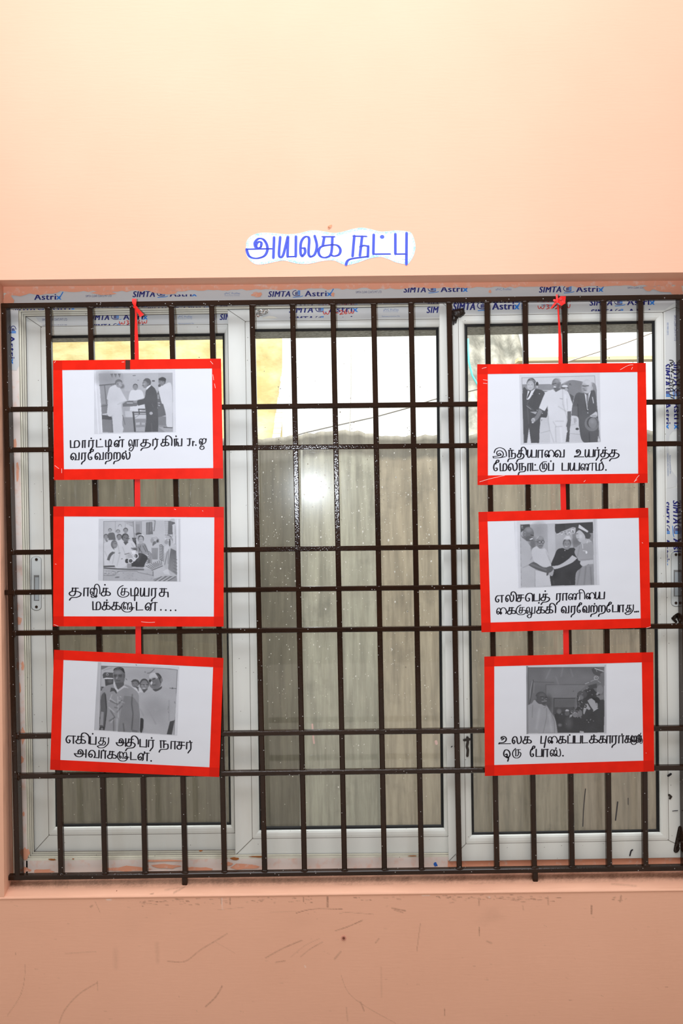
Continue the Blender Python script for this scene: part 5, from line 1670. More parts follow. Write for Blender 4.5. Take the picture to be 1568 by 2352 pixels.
    c.E(122, 1330, 900, 128, 135); c.E(86, 1335, 885, 96, 98); c.E(130, 1345, 890, 76, 95); c.E(145, 1340, 860, 40, 40, .6); c.P(200, (1290, 770), (1330, 740), (1400, 690), (1425, 720), (1415, 780), (1350, 790)); c.folds(-60, [[(1320, 760), (1400, 755)], [(1340, 775), (1410, 770)]], 5)
    c.P(198, (965, 860), (1000, 775), (1060, 785), (1070, 860), (1030, 910)); c.folds(-60, [[(1020, 810), (1030, 890)], [(1045, 810), (1050, 870)]], 6); c.L(200, 12, (1058, 870), (1070, 960)); c.E(74, 1072, 996, 30, 20)
    c.L(222, 11, (1340, 438), (1358, 540)); c.E(215, 1256, 655, 9, 9); c.E(200, 1258, 712, 9, 9); c.P(205, (1440, 1110), (1470, 1220), (1430, 1220))


def paint_5(c):
    c.P(212, (40, 100), (150, 100), (165, 1262), (105, 1268)); c.L(238, 10, (62, 100), (100, 1265)); c.L(236, 8, (85, 100), (112, 1262)); c.P(196, (1430, 60), (1470, 60), (1500, 1210), (1455, 1212))
    c.P(172, (150, 150), (780, 135), (1425, 105), (1450, 1210), (165, 1255)); c.L(100, 5, (150, 150), (165, 1255)); c.P(190, (625, 135), (752, 132), (765, 760), (690, 820), (640, 640)); c.E(158, 480, 260, 110, 130, .6)
    c.P(80, (155, 152), (312, 142), (312, 215), (200, 260), (160, 290)); c.E(140, 180, 185, 20, 16); c.L(150, 8, (165, 210), (200, 215))
    c.P(72, (760, 142), (1422, 110), (1428, 310), (1090, 300), (1060, 210), (800, 325), (762, 270)); c.P(80, (930, 140), (1160, 132), (1160, 240), (940, 240)); c.P(138, (1060, 300), (1425, 300), (1430, 520), (1080, 560)); c.E(120, 1130, 460, 70, 60, .6)
    c.P(176, (790, 325), (860, 280), (960, 240), (1060, 200), (1120, 205), (1100, 310), (920, 325))
    for k in range(44):
        t = RNG.uniform(0, 1)
        x = 800 + 310 * t; y = 318 - 95 * t * RNG.uniform(0, 1.1)
        c.E(float(RNG.choice([70, 225, 120, 210])), x, y, 9, 8)
    c.E(115, 370, 490, 62, 110, .5)
    # man at left
    c.P(183, (155, 362), (255, 450), (325, 530), (350, 610), (388, 720), (392, 805), (300, 862), (415, 955), (412, 1245), (165, 1255)); c.folds(-20, [[(200, 905), (300, 862), (390, 805)], [(330, 560), (345, 620)], [(360, 720), (330, 770)], [(412, 960), (410, 1240)]], 8)
    c.E(116, 290, 315, 98, 122); c.E(104, 300, 400, 60, 48); c.E(142, 300, 245, 60, 40, .5); c.E(140, 228, 312, 22, 38); c.E(110, 228, 315, 10, 18); c.P(120, (165, 330), (240, 420), (280, 455), (180, 380)); c.L(70, 14, (335, 335), (378, 345)); c.P(210, (305, 412), (360, 385), (375, 398), (330, 425)); c.L(86, 8, (330, 430), (365, 425)); c.L(160, 6, (365, 360), (375, 375))
    # second man
    c.P(200, (430, 530), (520, 582), (580, 570), (640, 670), (690, 850), (690, 895), (600, 905), (400, 812), (350, 605)); c.P(200, (415, 955), (610, 1000), (660, 1050), (692, 1225), (415, 1245)); c.folds(-18, [[(640, 690), (685, 840)], [(600, 620), (660, 780)]], 8)
    c.head(500, 465, 66, 108, 128, 128); c.E(150, 500, 385, 58, 30, .3); c.L(205, 6, (440, 400), (470, 360)); c.E(52, 488, 458, 32, 24); c.E(165, 488, 458, 24, 17); c.E(52, 546, 458, 28, 24); c.E(165, 546, 458, 21, 17); c.L(90, 6, (420, 450), (460, 455)); c.L(95, 10, (480, 525), (530, 522)); c.E(130, 418, 480, 12, 22)
    # third man
    c.P(66, (900, 562), (960, 592), (1040, 560), (1115, 582), (1150, 740), (1232, 830), (1225, 905), (1130, 1000), (1112, 1215), (692, 1226), (672, 1050), (742, 960), (690, 862), (742, 720), (800, 592)); c.folds(14, [[(1020, 1150), (1030, 1200)], [(730, 1140), (740, 1200)], [(880, 720), (905, 725)]], 8); c.E(215, 932, 605, 8, 8)
    c.head(968, 495, 68, 98, 140, 95); c.L(215, 9, (935, 540), (975, 545)); c.P(198, (905, 416), (950, 350), (1015, 350), (1048, 416)); c.E(210, 985, 375, 30, 22, .5)
    # woman with a tiara
    c.E(86, 1265, 280, 110, 70, 0, .5); c.P(82, (1125, 262), (1180, 215), (1300, 260), (1388, 340), (1352, 412), (1280, 372), (1250, 300)); c.P(188, (1130, 285), (1190, 250), (1260, 310), (1290, 380), (1270, 450), (1200, 460), (1160, 420), (1130, 370)); c.L(110, 10, (1128, 318), (1160, 312)); c.L(125, 9, (1150, 402), (1175, 404)); c.E(205, 1210, 360, 26, 34, .5)
    c.P(210, (1182, 148), (1345, 268), (1328, 292), (1165, 208)); c.P(182, (1230, 420), (1350, 400), (1410, 455), (1200, 525)); c.P(162, (1200, 500), (1300, 480), (1410, 448), (1432, 560), (1432, 770), (1200, 792), (1150, 740), (1100, 640), (1140, 545)); c.folds(-16, [[(1190, 540), (1150, 720)], [(1210, 770), (1420, 755)]], 8)
    c.L(225, 8, (1242, 500), (1246, 570)); c.L(225, 7, (1330, 440), (1320, 480)); c.L(225, 8, (1250, 612), (1300, 618)); c.E(228, 1310, 640, 16, 24)
    c.P(190, (1060, 690), (1150, 742), (1060, 820), (930, 880), (820, 922), (735, 932), (698, 880), (830, 862), (980, 770)); c.P(192, (1205, 800), (1300, 785), (1432, 770), (1432, 842), (1350, 848), (1262, 888), (1200, 845)); c.L(110, 6, (1230, 880), (1270, 892), (1350, 848)); c.P(152, (1240, 892), (1350, 855), (1432, 845), (1447, 1210), (1110, 1215), (1140, 1000)); c.folds(-18, [[(1200, 940), (1150, 1200)], [(1300, 900), (1270, 1200)], [(1380, 900), (1400, 1200)]], 14)
    # the handshake
    c.P(98, (290, 862), (392, 812), (560, 905), (690, 880), (735, 925), (700, 975), (620, 1002), (420, 935)); c.folds(22, [[(340, 850), (600, 950)]], 16); c.P(172, (650, 1000), (735, 970), (725, 1030), (705, 1060), (650, 1030)); c.P(92, (610, 1000), (650, 990), (640, 1040), (610, 1055))


def paint_6(c):
    c.P(150, (60, 75), (98, 75), (100, 1300), (68, 1302)); c.P(205, (98, 60), (1475, 50), (1472, 95), (98, 105)); c.P(190, (1468, 60), (1500, 55), (1505, 1290), (1462, 1290))
    c.P(114, (95, 105), (1470, 95), (1460, 1275), (95, 1290)); c.E(124, 700, 300, 480, 120, .6); c.L(70, 6, (95, 105), (1470, 97)); c.L(70, 6, (95, 105), (95, 1288))
    c.P(126, (420, 412), (1150, 412), (1000, 560), (940, 640), (560, 645), (430, 600)); c.L(92, 8, (418, 600), (418, 412), (1130, 412)); c.L(98, 8, (190, 360), (560, 372)); c.E(130, 620, 500, 120, 80, .6)
    c.folds(12, [[(500, 130), (420, 300)], [(860, 130), (900, 260)], [(600, 280), (640, 400)], [(720, 120), (690, 260)]], 14)
    c.L(165, 8, (175, 345), (140, 520), (132, 760)); c.L(140, 8, (205, 380), (200, 560)); c.L(85, 14, (190, 330), (160, 560), (120, 780))
    c.L(78, 16, (560, 940), (562, 660), (940, 660)); c.P(104, (572, 680), (940, 680), (930, 820), (572, 820)); c.P(84, (572, 820), (940, 820), (930, 900), (572, 930))
    c.P(72, (565, 940), (700, 900), (960, 850), (975, 640), (1000, 560), (1100, 515), (1180, 480), (1250, 470), (1340, 560), (1462, 640), (1460, 1275), (625, 1275), (590, 1050))
    c.P(88, (1240, 130), (1330, 105), (1460, 180), (1400, 260), (1280, 220)); c.L(178, 18, (1300, 120), (1452, 172)); c.L(150, 10, (1325, 150), (1335, 175)); c.P(118, (1400, 210), (1462, 180), (1462, 680), (1400, 680), (1380, 450))
    c.E(175, 1322, 290, 42, 38); c.E(105, 1324, 290, 28, 26); c.E(170, 1322, 288, 12, 12); c.L(165, 10, (1350, 340), (1400, 375)); c.L(170, 8, (1225, 352), (1300, 322)); c.L(190, 8, (1125, 398), (1190, 372)); c.P(84, (1170, 430), (1330, 390), (1340, 470), (1210, 490)); c.E(135, 1390, 500, 60, 80); c.P(160, (1315, 590), (1350, 540), (1378, 560), (1350, 600)); c.P(128, (1320, 610), (1450, 600), (1450, 670), (1400, 690))
    # man in a shawl
    c.E(88, 470, 745, 60, 130, .5); c.P(160, (95, 780), (170, 740), (220, 690), (390, 795), (430, 780), (500, 900), (590, 1050), (628, 1278), (95, 1288)); c.folds(-24, [[(430, 840), (430, 1000), (370, 1280)], [(520, 950), (570, 1080), (575, 1278)], [(180, 780), (170, 1000)], [(380, 830), (430, 800)]], 7); c.folds(12, [[(300, 860), (250, 1200)], [(480, 960), (520, 1250)]], 25)
    c.E(86, 330, 650, 106, 112); c.P(90, (235, 640), (225, 690), (385, 792), (440, 720), (440, 640)); c.E(104, 350, 600, 60, 40, .6); c.E(112, 235, 650, 14, 34); c.L(56, 9, (320, 630), (375, 632)); c.L(56, 9, (405, 640), (440, 645)); c.E(128, 355, 655, 16, 10); c.E(128, 425, 662, 12, 10); c.L(150, 10, (345, 715), (385, 712)); c.L(155, 10, (400, 708), (430, 705)); c.L(60, 6, (360, 745), (415, 742)); c.E(118, 395, 690, 14, 20, .4)
    # crowd with cameras
    c.E(104, 655, 890, 44, 50); c.E(118, 655, 900, 30, 34, .4); c.E(100, 800, 930, 44, 42); c.P(186, (760, 890), (785, 856), (820, 860), (842, 892)); c.E(130, 945, 955, 50, 46); c.P(165, (850, 960), (900, 940), (880, 990), (835, 1012)); c.E(122, 1030, 930, 42, 66); c.E(90, 1070, 590, 90, 70); c.E(120, 1050, 640, 40, 44, .3)
    c.P(168, (1165, 700), (1240, 660), (1330, 720), (1345, 830), (1280, 885), (1215, 790)); c.E(62, 1345, 700, 44, 60); c.P(60, (1230, 640), (1330, 660), (1370, 760), (1320, 720), (1250, 665)); c.E(150, 1332, 765, 16, 30); c.L(195, 9, (1270, 890), (1355, 836)); c.P(164, (1130, 770), (1165, 750), (1222, 850), (1190, 868), (1150, 840), (1110, 945), (1088, 930), (1096, 842)); c.E(58, 1125, 800, 28, 30); c.E(165, 1122, 800, 12, 14)
    for k in range(34):
        x, y = RNG.normal(1000, 70), RNG.normal(700, 110)
        c.L(float(RNG.choice([165, 185, 140, 60])), 7, (x, y), (x + RNG.uniform(-18, 18), y + RNG.uniform(-22, 22)))
    for k in range(16):
        x, y = RNG.uniform(870, 980), RNG.uniform(870, 930)
        c.E(float(RNG.choice([170, 150, 70])), x, y, 8, 7)
    for x, y in [(1215, 515), (1250, 590), (1160, 490), (1165, 540), (1060, 720), (1015, 800), (985, 1000), (1040, 1005), (705, 940), (1215, 1050), (1190, 1095), (1160, 1050), (1270, 1065), (670, 1140), (790, 1130)]:
        c.L(170, 9, (x, y), (x + RNG.uniform(-14, 14), y + RNG.uniform(-20, 20)))
    c.E(118, 668, 1140, 34, 26, .5); c.P(178, (1030, 1245), (1100, 1255), (1098, 1282), (1022, 1276)); c.E(96, 830, 1100, 60, 90, .6)


# ------------------------------------------------------------------ the six posters
YP = YG - 0.0012        # back of a board
BT = 0.0042             # board thickness
S4 = 1568 / 440.0


def poster(o, outer, inner, photo, psc, po, paint, lines, label, xh, extra=None, w=11.5):
    ox, oy = o
    f0 = lambda d: (lambda a, c: W(ox + a / S4, oy + c / S4, YP - BT - d))
    ctr = np.mean(np.array(outer), axis=0)
    root = thing('poster', W(ox + ctr[0] / S4, oy + max(p[1] for p in outer) / S4, YP - BT / 2), label, 'poster', 'red bordered posters tied to the grille')
    mb = MB()
    back = [W(ox + a / S4, oy + c / S4, YP) for a, c in outer]
    fr = [f0(0)(a, c) for a, c in outer]
    mb.prism(fr, back)
    mb.build('backing_board', M_BOARD, root)
    cx, cy = ctr
    ins = [(a + (cx - a) * .012, c + (cy - c) * .012) for a, c in outer]
    mb = MB()
    mb.prism([f0(.0004)(a, c) for a, c in ins], [f0(.0)(a, c) for a, c in ins])
    mb.build('paper_sheet', M_PAPER, root)
    # four strips of tape, wrapped a little over the edge
    tl, tr, br, bl = [np.array(p, float) for p in outer]
    itl, itr, ibr, ibl = [np.array(p, float) for p in inner]
    ex = lambda p, q, t: p + (q - p) * t

    def ray(p, q, a, c):
        """crossing of line pq with line ac"""
        d, e = q - p, c - a
        m_ = np.array([[d[0], -e[0]], [d[1], -e[1]]])
        t = np.linalg.solve(m_, a - p)[0]
        return p + d * t
    strips = [
        [tl, tr, ray(itl, itr, tr, br), ray(itl, itr, tl, bl)],
        [ray(ibl, ibr, tl, bl), ray(ibl, ibr, tr, br), br, bl],
        [tl, ray(itl, ibl, tl, tr), ray(itl, ibl, bl, br), bl],
        [ray(itr, ibr, tl, tr), tr, br, ray(itr, ibr, bl, br)],
    ]
    for i, sp in enumerate(strips):
        d = .0009 if i < 2 else .0007
        mb = MB()
        if i < 2:
            # the doubled corners show darker
            L_, R_ = (strips[0] if i == 0 else strips[1]), None
            a0, a1, a2, a3 = sp
            k0t, k0b = (ray(itl, ibl, a0, a1), ray(itl, ibl, a3, a2))
            k1t, k1b = (ray(itr, ibr, a0, a1), ray(itr, ibr, a3, a2))
            for q, k in (([a0, k0t, k0b, a3], 1), ([k0t, k1t, k1b, k0b], 0), ([k1t, a1, a2, k1b], 1)):
                mb.prism([f0(d)(*p) for p in q], [f0(.0003)(*p) for p in q], k)
        else:
            mb.prism([f0(d)(*p) for p in sp], [f0(.0003)(*p) for p in sp])
        mb.build('tape_strip', [M_TAPE, M_TAPE2], root)
    # photograph
    nx, ny = 300, 250
    P_ = Painter(photo, nx, ny, 214)
    paint(P_)
    tone = P_.finish()
    vs = [W(po[0] + a / psc, po[1] + c / psc, YP - BT - .0006) for a, c in P_.p]
    fs = [(j * (nx + 1) + i, j * (nx + 1) + i + 1, (j + 1) * (nx + 1) + i + 1, (j + 1) * (nx + 1) + i) for j in range(ny) for i in range(nx)]
    ph_ = link('photo_print', vs, fs, M_PRINT, root)
    set_color(ph_, 'tone', tone)
    # lettering
    mb = MB()
    for glyphs, y0, y1, x0, x1 in lines:
        base = lambda x, y0=y0, y1=y1, x0=x0, x1=x1: y0 + (y1 - y0) * (x - x0) / (x1 - x0)
        caption(mb, glyphs, base, xh, f0(.0006), w)
    mb.build('lettering', M_BLACKINK, root)
    # creases in the clear tape over the corners
    if extra:
        for pts in extra:
            mb = MB()
            stroke(mb, pts, 2.6, f0(.0012), 0, 6, False)
            mb.build('tape_crease', M_CLEAR, root)
    return root


p1 = poster((100, 800), [(78, 100), (1452, 84), (1470, 1066), (85, 1078)], [(153, 178), (1378, 165), (1388, 980), (167, 990)],
            [(45, 42), (1505, 30), (1520, 1160), (50, 1188)], 7.84, (210, 845), paint_1,
            [([('ma', 215, 298), ('aa', 312, 350), ('rr', 362, 420), ('.', 390, 737), ('tta', 428, 492), ('.', 466, 745), ('tti', 502, 562), ('na', 574, 665), ('.', 624, 728), ('luu', 690, 785), ('tha', 790, 880), ('rr', 886, 945), ('.', 916, 740),
               ('ki', 955, 1055), ('nga', 1060, 1142), ('.', 1084, 720), ('J', 1168, 1214), ('r', 1212, 1240), ('.', 1246, 792), ('ai', 1268, 1336)], 816, 798, 215, 1335),
             ([('va', 218, 298), ('ra', 305, 355), ('ee', 360, 415), ('va', 416, 496), ('rra', 500, 565), ('.', 530, 842), ('rra', 568, 635), ('la', 638, 712), ('.', 672, 843)], 917, 912, 220, 700)],
            'top left red bordered poster, photo of white-shirted man greeting man in dark suit', 62,
            [[(90, 118), (97, 104)], [(1365, 105), (1385, 128)], [(1385, 215), (1392, 260)], [(1398, 290), (1406, 325)], [(92, 960), (125, 985)], [(148, 985), (148, 1020)], [(640, 112), (660, 111)]])
mb = MB()
f_ = lambda a, c, d: W(100 + a / S4, 800 + c / S4, YP - BT - d)
mb.prism([f_(a, c, .0013) for a, c in [(670, 97), (708, 97), (708, 172), (670, 172)]], [f_(a, c, .0008) for a, c in [(670, 97), (708, 97), (708, 172), (670, 172)]])
tag(mb.build('tape_patch', M_BROWNTAPE, p1), 'dark brown gap in the red tape')
p2 = poster((100, 1130), [(80, 118), (1475, 122), (1473, 1102), (78, 1100)], [(168, 200), (1397, 207), (1393, 1020), (165, 1018)],
            [(50, 50), (1528, 48), (1532, 1185), (42, 1165)], 7.84, (220, 1185), paint_2,
            [([('tha', 205, 312), ('aa', 322, 378), ('ji', 376, 466), ('ka', 466, 552), ('.', 502, 760), ('ku', 600, 702), ('tti', 708, 782), ('ya', 788, 868), ('ra', 876, 932), ('su', 942, 1024)], 852, 858, 205, 1020),
             ([('ma', 398, 472), ('ka', 474, 552), ('.', 518, 886), ('ka', 552, 634), ('llu', 630, 748), ('tta', 755, 818), ('na', 828, 936), ('.', 886, 890), ('.', 960, 965), ('.', 1000, 967), ('.', 1040, 969), ('.', 1080, 968)], 967, 975, 400, 1080)],
            'middle left red bordered poster, photo of seated group with turbaned men', 70,
            [[(800, 1062), (860, 1068), (910, 1066)], [(1070, 140), (1082, 144)], [(1300, 152), (1304, 158)], [(95, 590), (105, 592)], [(85, 1085), (120, 1098)]])
p3 = poster((100, 1470), [(86, 80), (1472, 147), (1437, 1122), (53, 1062)], [(163, 163), (1387, 222), (1357, 1042), (137, 982)],
            [(110, 45), (1505, 122), (1472, 1306), (45, 1212)], 1568 / 210, (210, 1515), paint_3,
            [([('ea', 180, 268), ('ki', 258, 378), ('pa', 376, 434), ('.', 402, 768), ('thu', 430, 537), ('a', 590, 682), ('thi', 672, 782), ('pa', 784, 848), ('rr', 850, 912), ('.', 884, 802), ('ntha', 945, 1035), ('aa', 1035, 1090), ('cha', 1086, 1162), ('rr', 1162, 1222), ('.', 1198, 828)], 845, 902, 180, 1220),
             ([('a', 248, 358), ('va', 364, 462), ('aa', 464, 520), ('.', 490, 902), ('ka', 518, 602), ('llu', 598, 705), ('tta', 708, 766), ('na', 768, 870), ('.', 826, 918), ('.', 880, 990)], 957, 992, 250, 870)],
            'tilted bottom left red bordered poster, photo of two men before a capped officer', 66)
p4 = poster((1080, 810), [(55, 95), (1435, 84), (1450, 1066), (58, 1084)], [(142, 175), (1366, 158), (1372, 990), (143, 1005)],
            [(55, 45), (1470, 15), (1487, 1226), (80, 1272)], 1568 / 205, (1185, 855), paint_4,
            [([('i', 178, 302), ('ntha', 304, 382), ('.', 327, 787), ('thi', 378, 464), ('ya', 462, 546), ('aa', 546, 602), ('aim', 604, 692), ('va', 686, 774), ('u', 845, 934), ('ya', 934, 1012), ('rr', 1010, 1064), ('.', 1040, 780), ('tha', 1060, 1138), ('.', 1103, 778), ('tha', 1132, 1220)], 862, 856, 178, 1220),
             ([('ee', 185, 240), ('ma', 238, 302), ('la', 305, 388), ('.', 374, 905), ('ntha', 390, 464), ('aa', 462, 504), ('tta', 502, 560), ('.', 530, 918), ('ttu', 560, 632), ('pa', 634, 684), ('.', 658, 888), ('pa', 745, 808), ('ya', 810, 898), ('nna', 898, 1022), ('ma', 1022, 1092), ('.', 1076, 897), ('.', 1108, 960)], 970, 966, 185, 1100)],
            'top right red bordered poster, photo of man in white between two suited men', 64,
            [[(95, 130), (130, 120)], [(75, 1058), (150, 1035), (280, 1005)], [(1225, 140), (1290, 105), (1330, 100)], [(1318, 138), (1326, 118)], [(1340, 1058), (1365, 1020), (1380, 1005)], [(1348, 1050), (1362, 1040)], [(105, 222), (138, 226)], [(105, 250), (136, 254)], [(928, 1058), (940, 1045)]])
p5 = poster((1080, 1140), [(65, 128), (1455, 94), (1475, 1074), (90, 1113)], [(140, 205), (1377, 175), (1393, 1000), (165, 1033)],
            [(40, 100), (1495, 20), (1540, 1214), (105, 1272)], 1568 / 205, (1175, 1185), paint_5,
            [([('ea', 200, 278), ('li', 284, 382), ('cha', 376, 444), ('e', 446, 514), ('pa', 514, 572), ('tha', 572, 652), ('.', 612, 776), ('ra', 698, 748), ('aa', 748, 800), ('ni', 798, 940), ('aim', 942, 1024), ('ya', 1018, 1102)], 870, 842, 200, 1100),
             ([('aim', 210, 302), ('ka', 296, 376), ('ku', 368, 458), ('lu', 452, 534), ('ka', 536, 614), ('.', 560, 872), ('ki', 608, 702), ('va', 740, 812), ('ra', 818, 868), ('ee', 868, 916), ('va', 914, 978), ('rra', 978, 1044), ('.', 1016, 880), ('rra', 1042, 1110), ('ee', 1110, 1160), ('pa', 1158, 1214), ('aa', 1212, 1262), ('thu', 1256, 1338), ('.', 1345, 945), ('.', 1359, 944), ('.', 1373, 943)], 970, 946, 210, 1330)],
            'middle right red bordered poster, photo of woman in tiara shaking a man\'s hand', 60,
            [[(1440, 1078), (1475, 1066)], [(1405, 378), (1410, 384)]])
p6 = poster((1080, 1480), [(113, 100), (1496, 64), (1503, 1040), (118, 1078)], [(195, 180), (1402, 147), (1415, 952), (195, 988)],
            [(60, 72), (1510, 42), (1512, 1295), (65, 1306)], 7.84, (1200, 1520), paint_6,
            [([('u', 226, 334), ('la', 338, 422), ('ka', 424, 504), ('pu', 570, 625), ('aim', 630, 718), ('ka', 714, 788), ('pa', 792, 848), ('.', 812, 742), ('pa', 848, 908), ('tta', 910, 966), ('ka', 968, 1048), ('.', 1010, 744), ('ka', 1046, 1116), ('aa', 1108, 1156), ('ra', 1152, 1206), ('aa', 1206, 1262), ('.', 1240, 736), ('ka', 1258, 1318), ('llu', 1304, 1374), ('ka', 1350, 1398), ('.', 1378, 742), ('ku', 1378, 1412)], 818, 808, 228, 1410),
             ([('o', 265, 332), ('ru', 338, 418), ('ee', 485, 534), ('pa', 532, 590), ('aa', 588, 644), ('s', 648, 742), ('.', 700, 850), ('.', 757, 912)], 924, 920, 265, 750)],
            'bottom right red bordered poster, dark photo of shawled man facing photographers', 64,
            [[(1436, 888), (1440, 891)]])

# ------------------------------------------------------------------ the two red ribbons
YR = YG - .0004


def ribbon(name, main, knot, label):
    top = main[0]
    root = thing('ribbon', W(main[-1][0], main[-1][1], YR), label, 'ribbon', 'red ribbons holding the posters')
    mb = MB()
    L, R = [], []
    for x, y, w_ in main:
        L.append(W(x - w_ / 2, y, YR)); R.append(W(x + w_ / 2, y, YR))
    n = len(main)
    mb.add(L + R, [(i, i + 1, n + i + 1, n + i) for i in range(n - 1)])
    mb.add([v + Vector((0, .0003, 0)) for v in L + R], [(n + i, n + i + 1, i + 1, i) for i in range(n - 1)])
    mb.build('ribbon_strip', M_RIBBON, root)
    for nm, loops in knot:
        mb = MB()
        for pts in loops:
            rows = []
            P = pts
            n = len(P)
            A, B = [], []
            for i, (x, y, w_, d) in enumerate(P):
                x0, y0 = P[max(i - 1, 0)][:2]
                x1, y1 = P[min(i + 1, n - 1)][:2]
                t = np.array([x1 - x0, y1 - y0], float); t /= np.linalg.norm(t) + 1e-9
                nx_, ny_ = -t[1] * w_ / 2, t[0] * w_ / 2
                A.append(W(x + nx_, y + ny_, YG - d)); B.append(W(x - nx_, y - ny_, YG - d - .001))
            mb.add(A + B, [(i, i + 1, n + i + 1, n + i) for i in range(n - 1)])
        mb.build(nm, M_RIBBON, root, True)
    return root


ribbon('left', [(311, 704, 5), (312, 722, 4), (312.5, 760, 7), (313.5, 790, 9), (314, 828, 9.5), (315, 1000, 11), (315.5, 1130, 13), (316.5, 1300, 13), (317.5, 1470, 13), (318, 1515, 13)],
       [('knot', [[(308, 689, 11, .004), (308.5, 696, 9, .006), (310, 703, 5, .006), (311, 708, 6, .005)], [(306, 705, 4, .005), (311, 705, 7, .007), (315, 708, 5, .006)]]),
        ('ribbon_tail', [[(311, 705, 4, .005), (317, 714, 8, .006), (322, 720, 9, .006), (326, 726, 12, .004)], [(308, 690, 10, .004), (308, 686, 10, .002)]])],
       'left red ribbon knotted to the top bar, holding the left poster column')
ribbon('right', [(1281, 700, 4), (1282, 720, 3.5), (1284, 750, 5), (1285.5, 780, 7), (1287, 838, 10), (1290, 1000, 11), (1293, 1140, 12.5), (1297, 1300, 12.5), (1299.5, 1470, 13), (1301, 1600, 13), (1303, 1776, 10)],
       [('knot', [[(1277, 691, 8, .007), (1281, 691, 10, .009), (1286, 691, 8, .007)], [(1278, 676, 4, .004), (1278.5, 684, 5, .006), (1280, 692, 6, .007)]]),
        ('bow_loop', [[(1280, 690, 4, .006), (1289, 684, 9, .010), (1295, 683, 10, .010), (1294, 692, 10, .008), (1286, 693, 5, .006)], [(1281, 692, 4, .006), (1290, 698, 10, .010), (1295, 696, 8, .009), (1290, 692, 6, .008)]]),
        ('ribbon_tail', [[(1280, 691, 4, .006), (1274, 697, 5, .006), (1268, 705, 4, .005), (1264, 709, 2, .004)], [(1279, 690, 4, .006), (1273, 690, 6, .007), (1270, 689, 3, .006)]])],
       'right red ribbon tied in a bow on the top bar, holding the right poster column')

# ------------------------------------------------------------------ paper sign on the wall
OUT = [(88, 240), (95, 190), (130, 150), (200, 125), (300, 125), (420, 135), (520, 128), (600, 108), (660, 104), (740, 115), (800, 125), (870, 118), (950, 95), (1030, 82), (1100, 92), (1180, 112), (1240, 112), (1320, 105), (1400, 112), (1440, 125), (1465, 180), (1475, 240), (1460, 310), (1420, 375), (1400, 382),
       (1320, 368), (1240, 335), (1180, 322), (1100, 335), (1000, 370), (920, 388), (870, 378), (820, 355), (770, 350), (700, 358), (600, 378), (500, 375), (400, 352), (330, 362), (240, 380), (170, 382), (120, 350), (90, 300)]
ol = smooth_pts(OUT + [OUT[0]], 12)[:-1]
ol = np.array(ol)
sx, sy = 540, 500
fs_ = lambda a, c, d=.0008: W(sx + a / S4, sy + c / S4, -d)
sign = thing('paper_sign', fs_(780, 388, 0), 'wavy white paper sign with crayon blue edge and blue lettering, taped above the window', 'sign')


def inset_loop(P, d):
    n = len(P)
    out = []
    for i in range(n):
        t = P[(i + 1) % n] - P[i - 1]
        t = t / (np.linalg.norm(t) + 1e-9)
        out.append(P[i] + d * np.array([-t[1], t[0]]))
    return np.array(out)


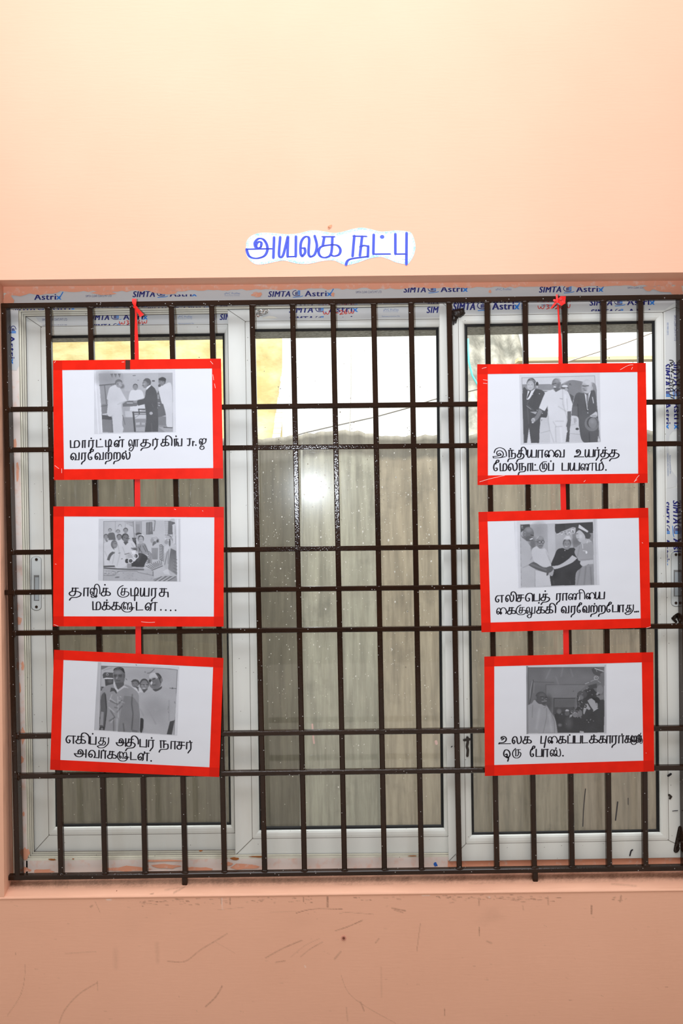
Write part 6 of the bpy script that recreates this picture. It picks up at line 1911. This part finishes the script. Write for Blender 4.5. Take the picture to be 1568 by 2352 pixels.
r0, r1, r2 = ol, inset_loop(ol, 16), inset_loop(ol, 34)
n = len(ol)
vs = [fs_(a, c, .0006) for a, c in r0] + [fs_(a, c, .0009) for a, c in r1] + [fs_(a, c, .0009) for a, c in r2] + [fs_(a, c, 0.0) for a, c in r0]
fcs = []
for k in range(2):
    fcs += [(k * n + j, k * n + (j + 1) % n, (k + 1) * n + (j + 1) % n, (k + 1) * n + j) for j in range(n)]
fcs += [tuple(range(2 * n, 3 * n))]
fcs += [(j, 3 * n + j, 3 * n + (j + 1) % n, (j + 1) % n) for j in range(n)]
sp = link('paper', vs, fcs, M_SIGN, sign)
e_ = np.concatenate([np.full(n, 1.0), np.full(n, .9), np.zeros(n), np.ones(n)])
set_color(sp, 'edge', np.stack([e_, e_, e_], 1))
mb = MB()
SIGN = [[(165, 240), (160, 205), (190, 172), (230, 178), (258, 220), (262, 270), (235, 315), (170, 333), (115, 315), (92, 258), (300, 254)], [(212, 228), (214, 206), (196, 196), (176, 212), (172, 238), (190, 250), (210, 240)], [(318, 162), (312, 328)],
        [(368, 160), (358, 300), (372, 326), (394, 300), (430, 158)], [(432, 158), (428, 320), (495, 318), (497, 155)],
        [(545, 250), (568, 248), (572, 285), (548, 318), (535, 290), (537, 210), (560, 165), (590, 155), (605, 180), (600, 290), (615, 322), (650, 300), (668, 230), (650, 150)],
        [(712, 156), (812, 156)], [(728, 160), (716, 230)], [(795, 160), (785, 290), (745, 325), (700, 318), (682, 280), (700, 240), (760, 225), (830, 225), (860, 260), (850, 300), (810, 315), (785, 305)],
        [(974, 150), (960, 315)], [(965, 151), (1074, 153)], [(1038, 155), (1020, 310)], [(1022, 240), (1050, 228), (1088, 234), (1085, 318), (960, 335), (920, 352), (906, 384)],
        [(1133, 140), (1130, 298), (1268, 297)], [(1310, 135), (1310, 298), (1400, 297)], [(1402, 126), (1400, 380)]]
for st in SIGN:
    stroke(mb, st, 21, lambda a, c: fs_(a, c, .0011), 0, 6)
    P = np.array(st, float)
    for dx in (-7.5, 1.0, 8):
        stroke(mb, [(a + dx, c + dx * .3) for a, c in st], 3.2, lambda a, c: fs_(a, c, .0013), 1, 7, False)
mb.add([fs_(a, c, .0011) for a, c in blob(1202, 157, 19, 16, 14, .06)], [tuple(range(14))], 0)
mb.build('lettering', [M_BLUEINK, M_DARKBLUE], sign)

# ------------------------------------------------------------------ small things on the lower wall and sill
root = thing('screw', W(789, 2155, 0), 'small rusty screw in the wall below the window', 'screw')
mb = MB()
ring = lambda r, d: [W(789 + r * math.cos(2 * math.pi * t / 12), 2155 + r * math.sin(2 * math.pi * t / 12), d) for t in range(12)]
mb.prism(ring(3, -.004), ring(3.2, .002))
mb.build('screw_head', mat('rust_screw', (.22, .07, .04, 1), .5, .5, .4), root)
mb = MB()
mb.prism(ring(5.6, -.0012), ring(6.4, .001))
mb.build('wall_plug', mat('plug_pink', (.7, .33, .25, 1), .6), root)
mb = MB()
zz = [(264, 2048), (268, 2046), (274, 2052), (272, 2055), (267, 2052)]
mb.prism([W(a, c, .014) for a, c in zz], [W(a + .5, c - 2, .018) for a, c in zz])
o = recentre(mb.build('paint_chip', mat('chip_brown', (.2, .06, .03, 1), .6)))
tag(o, 'small brown paint chip lying on the sill left of the grille foot', 'paint chip')
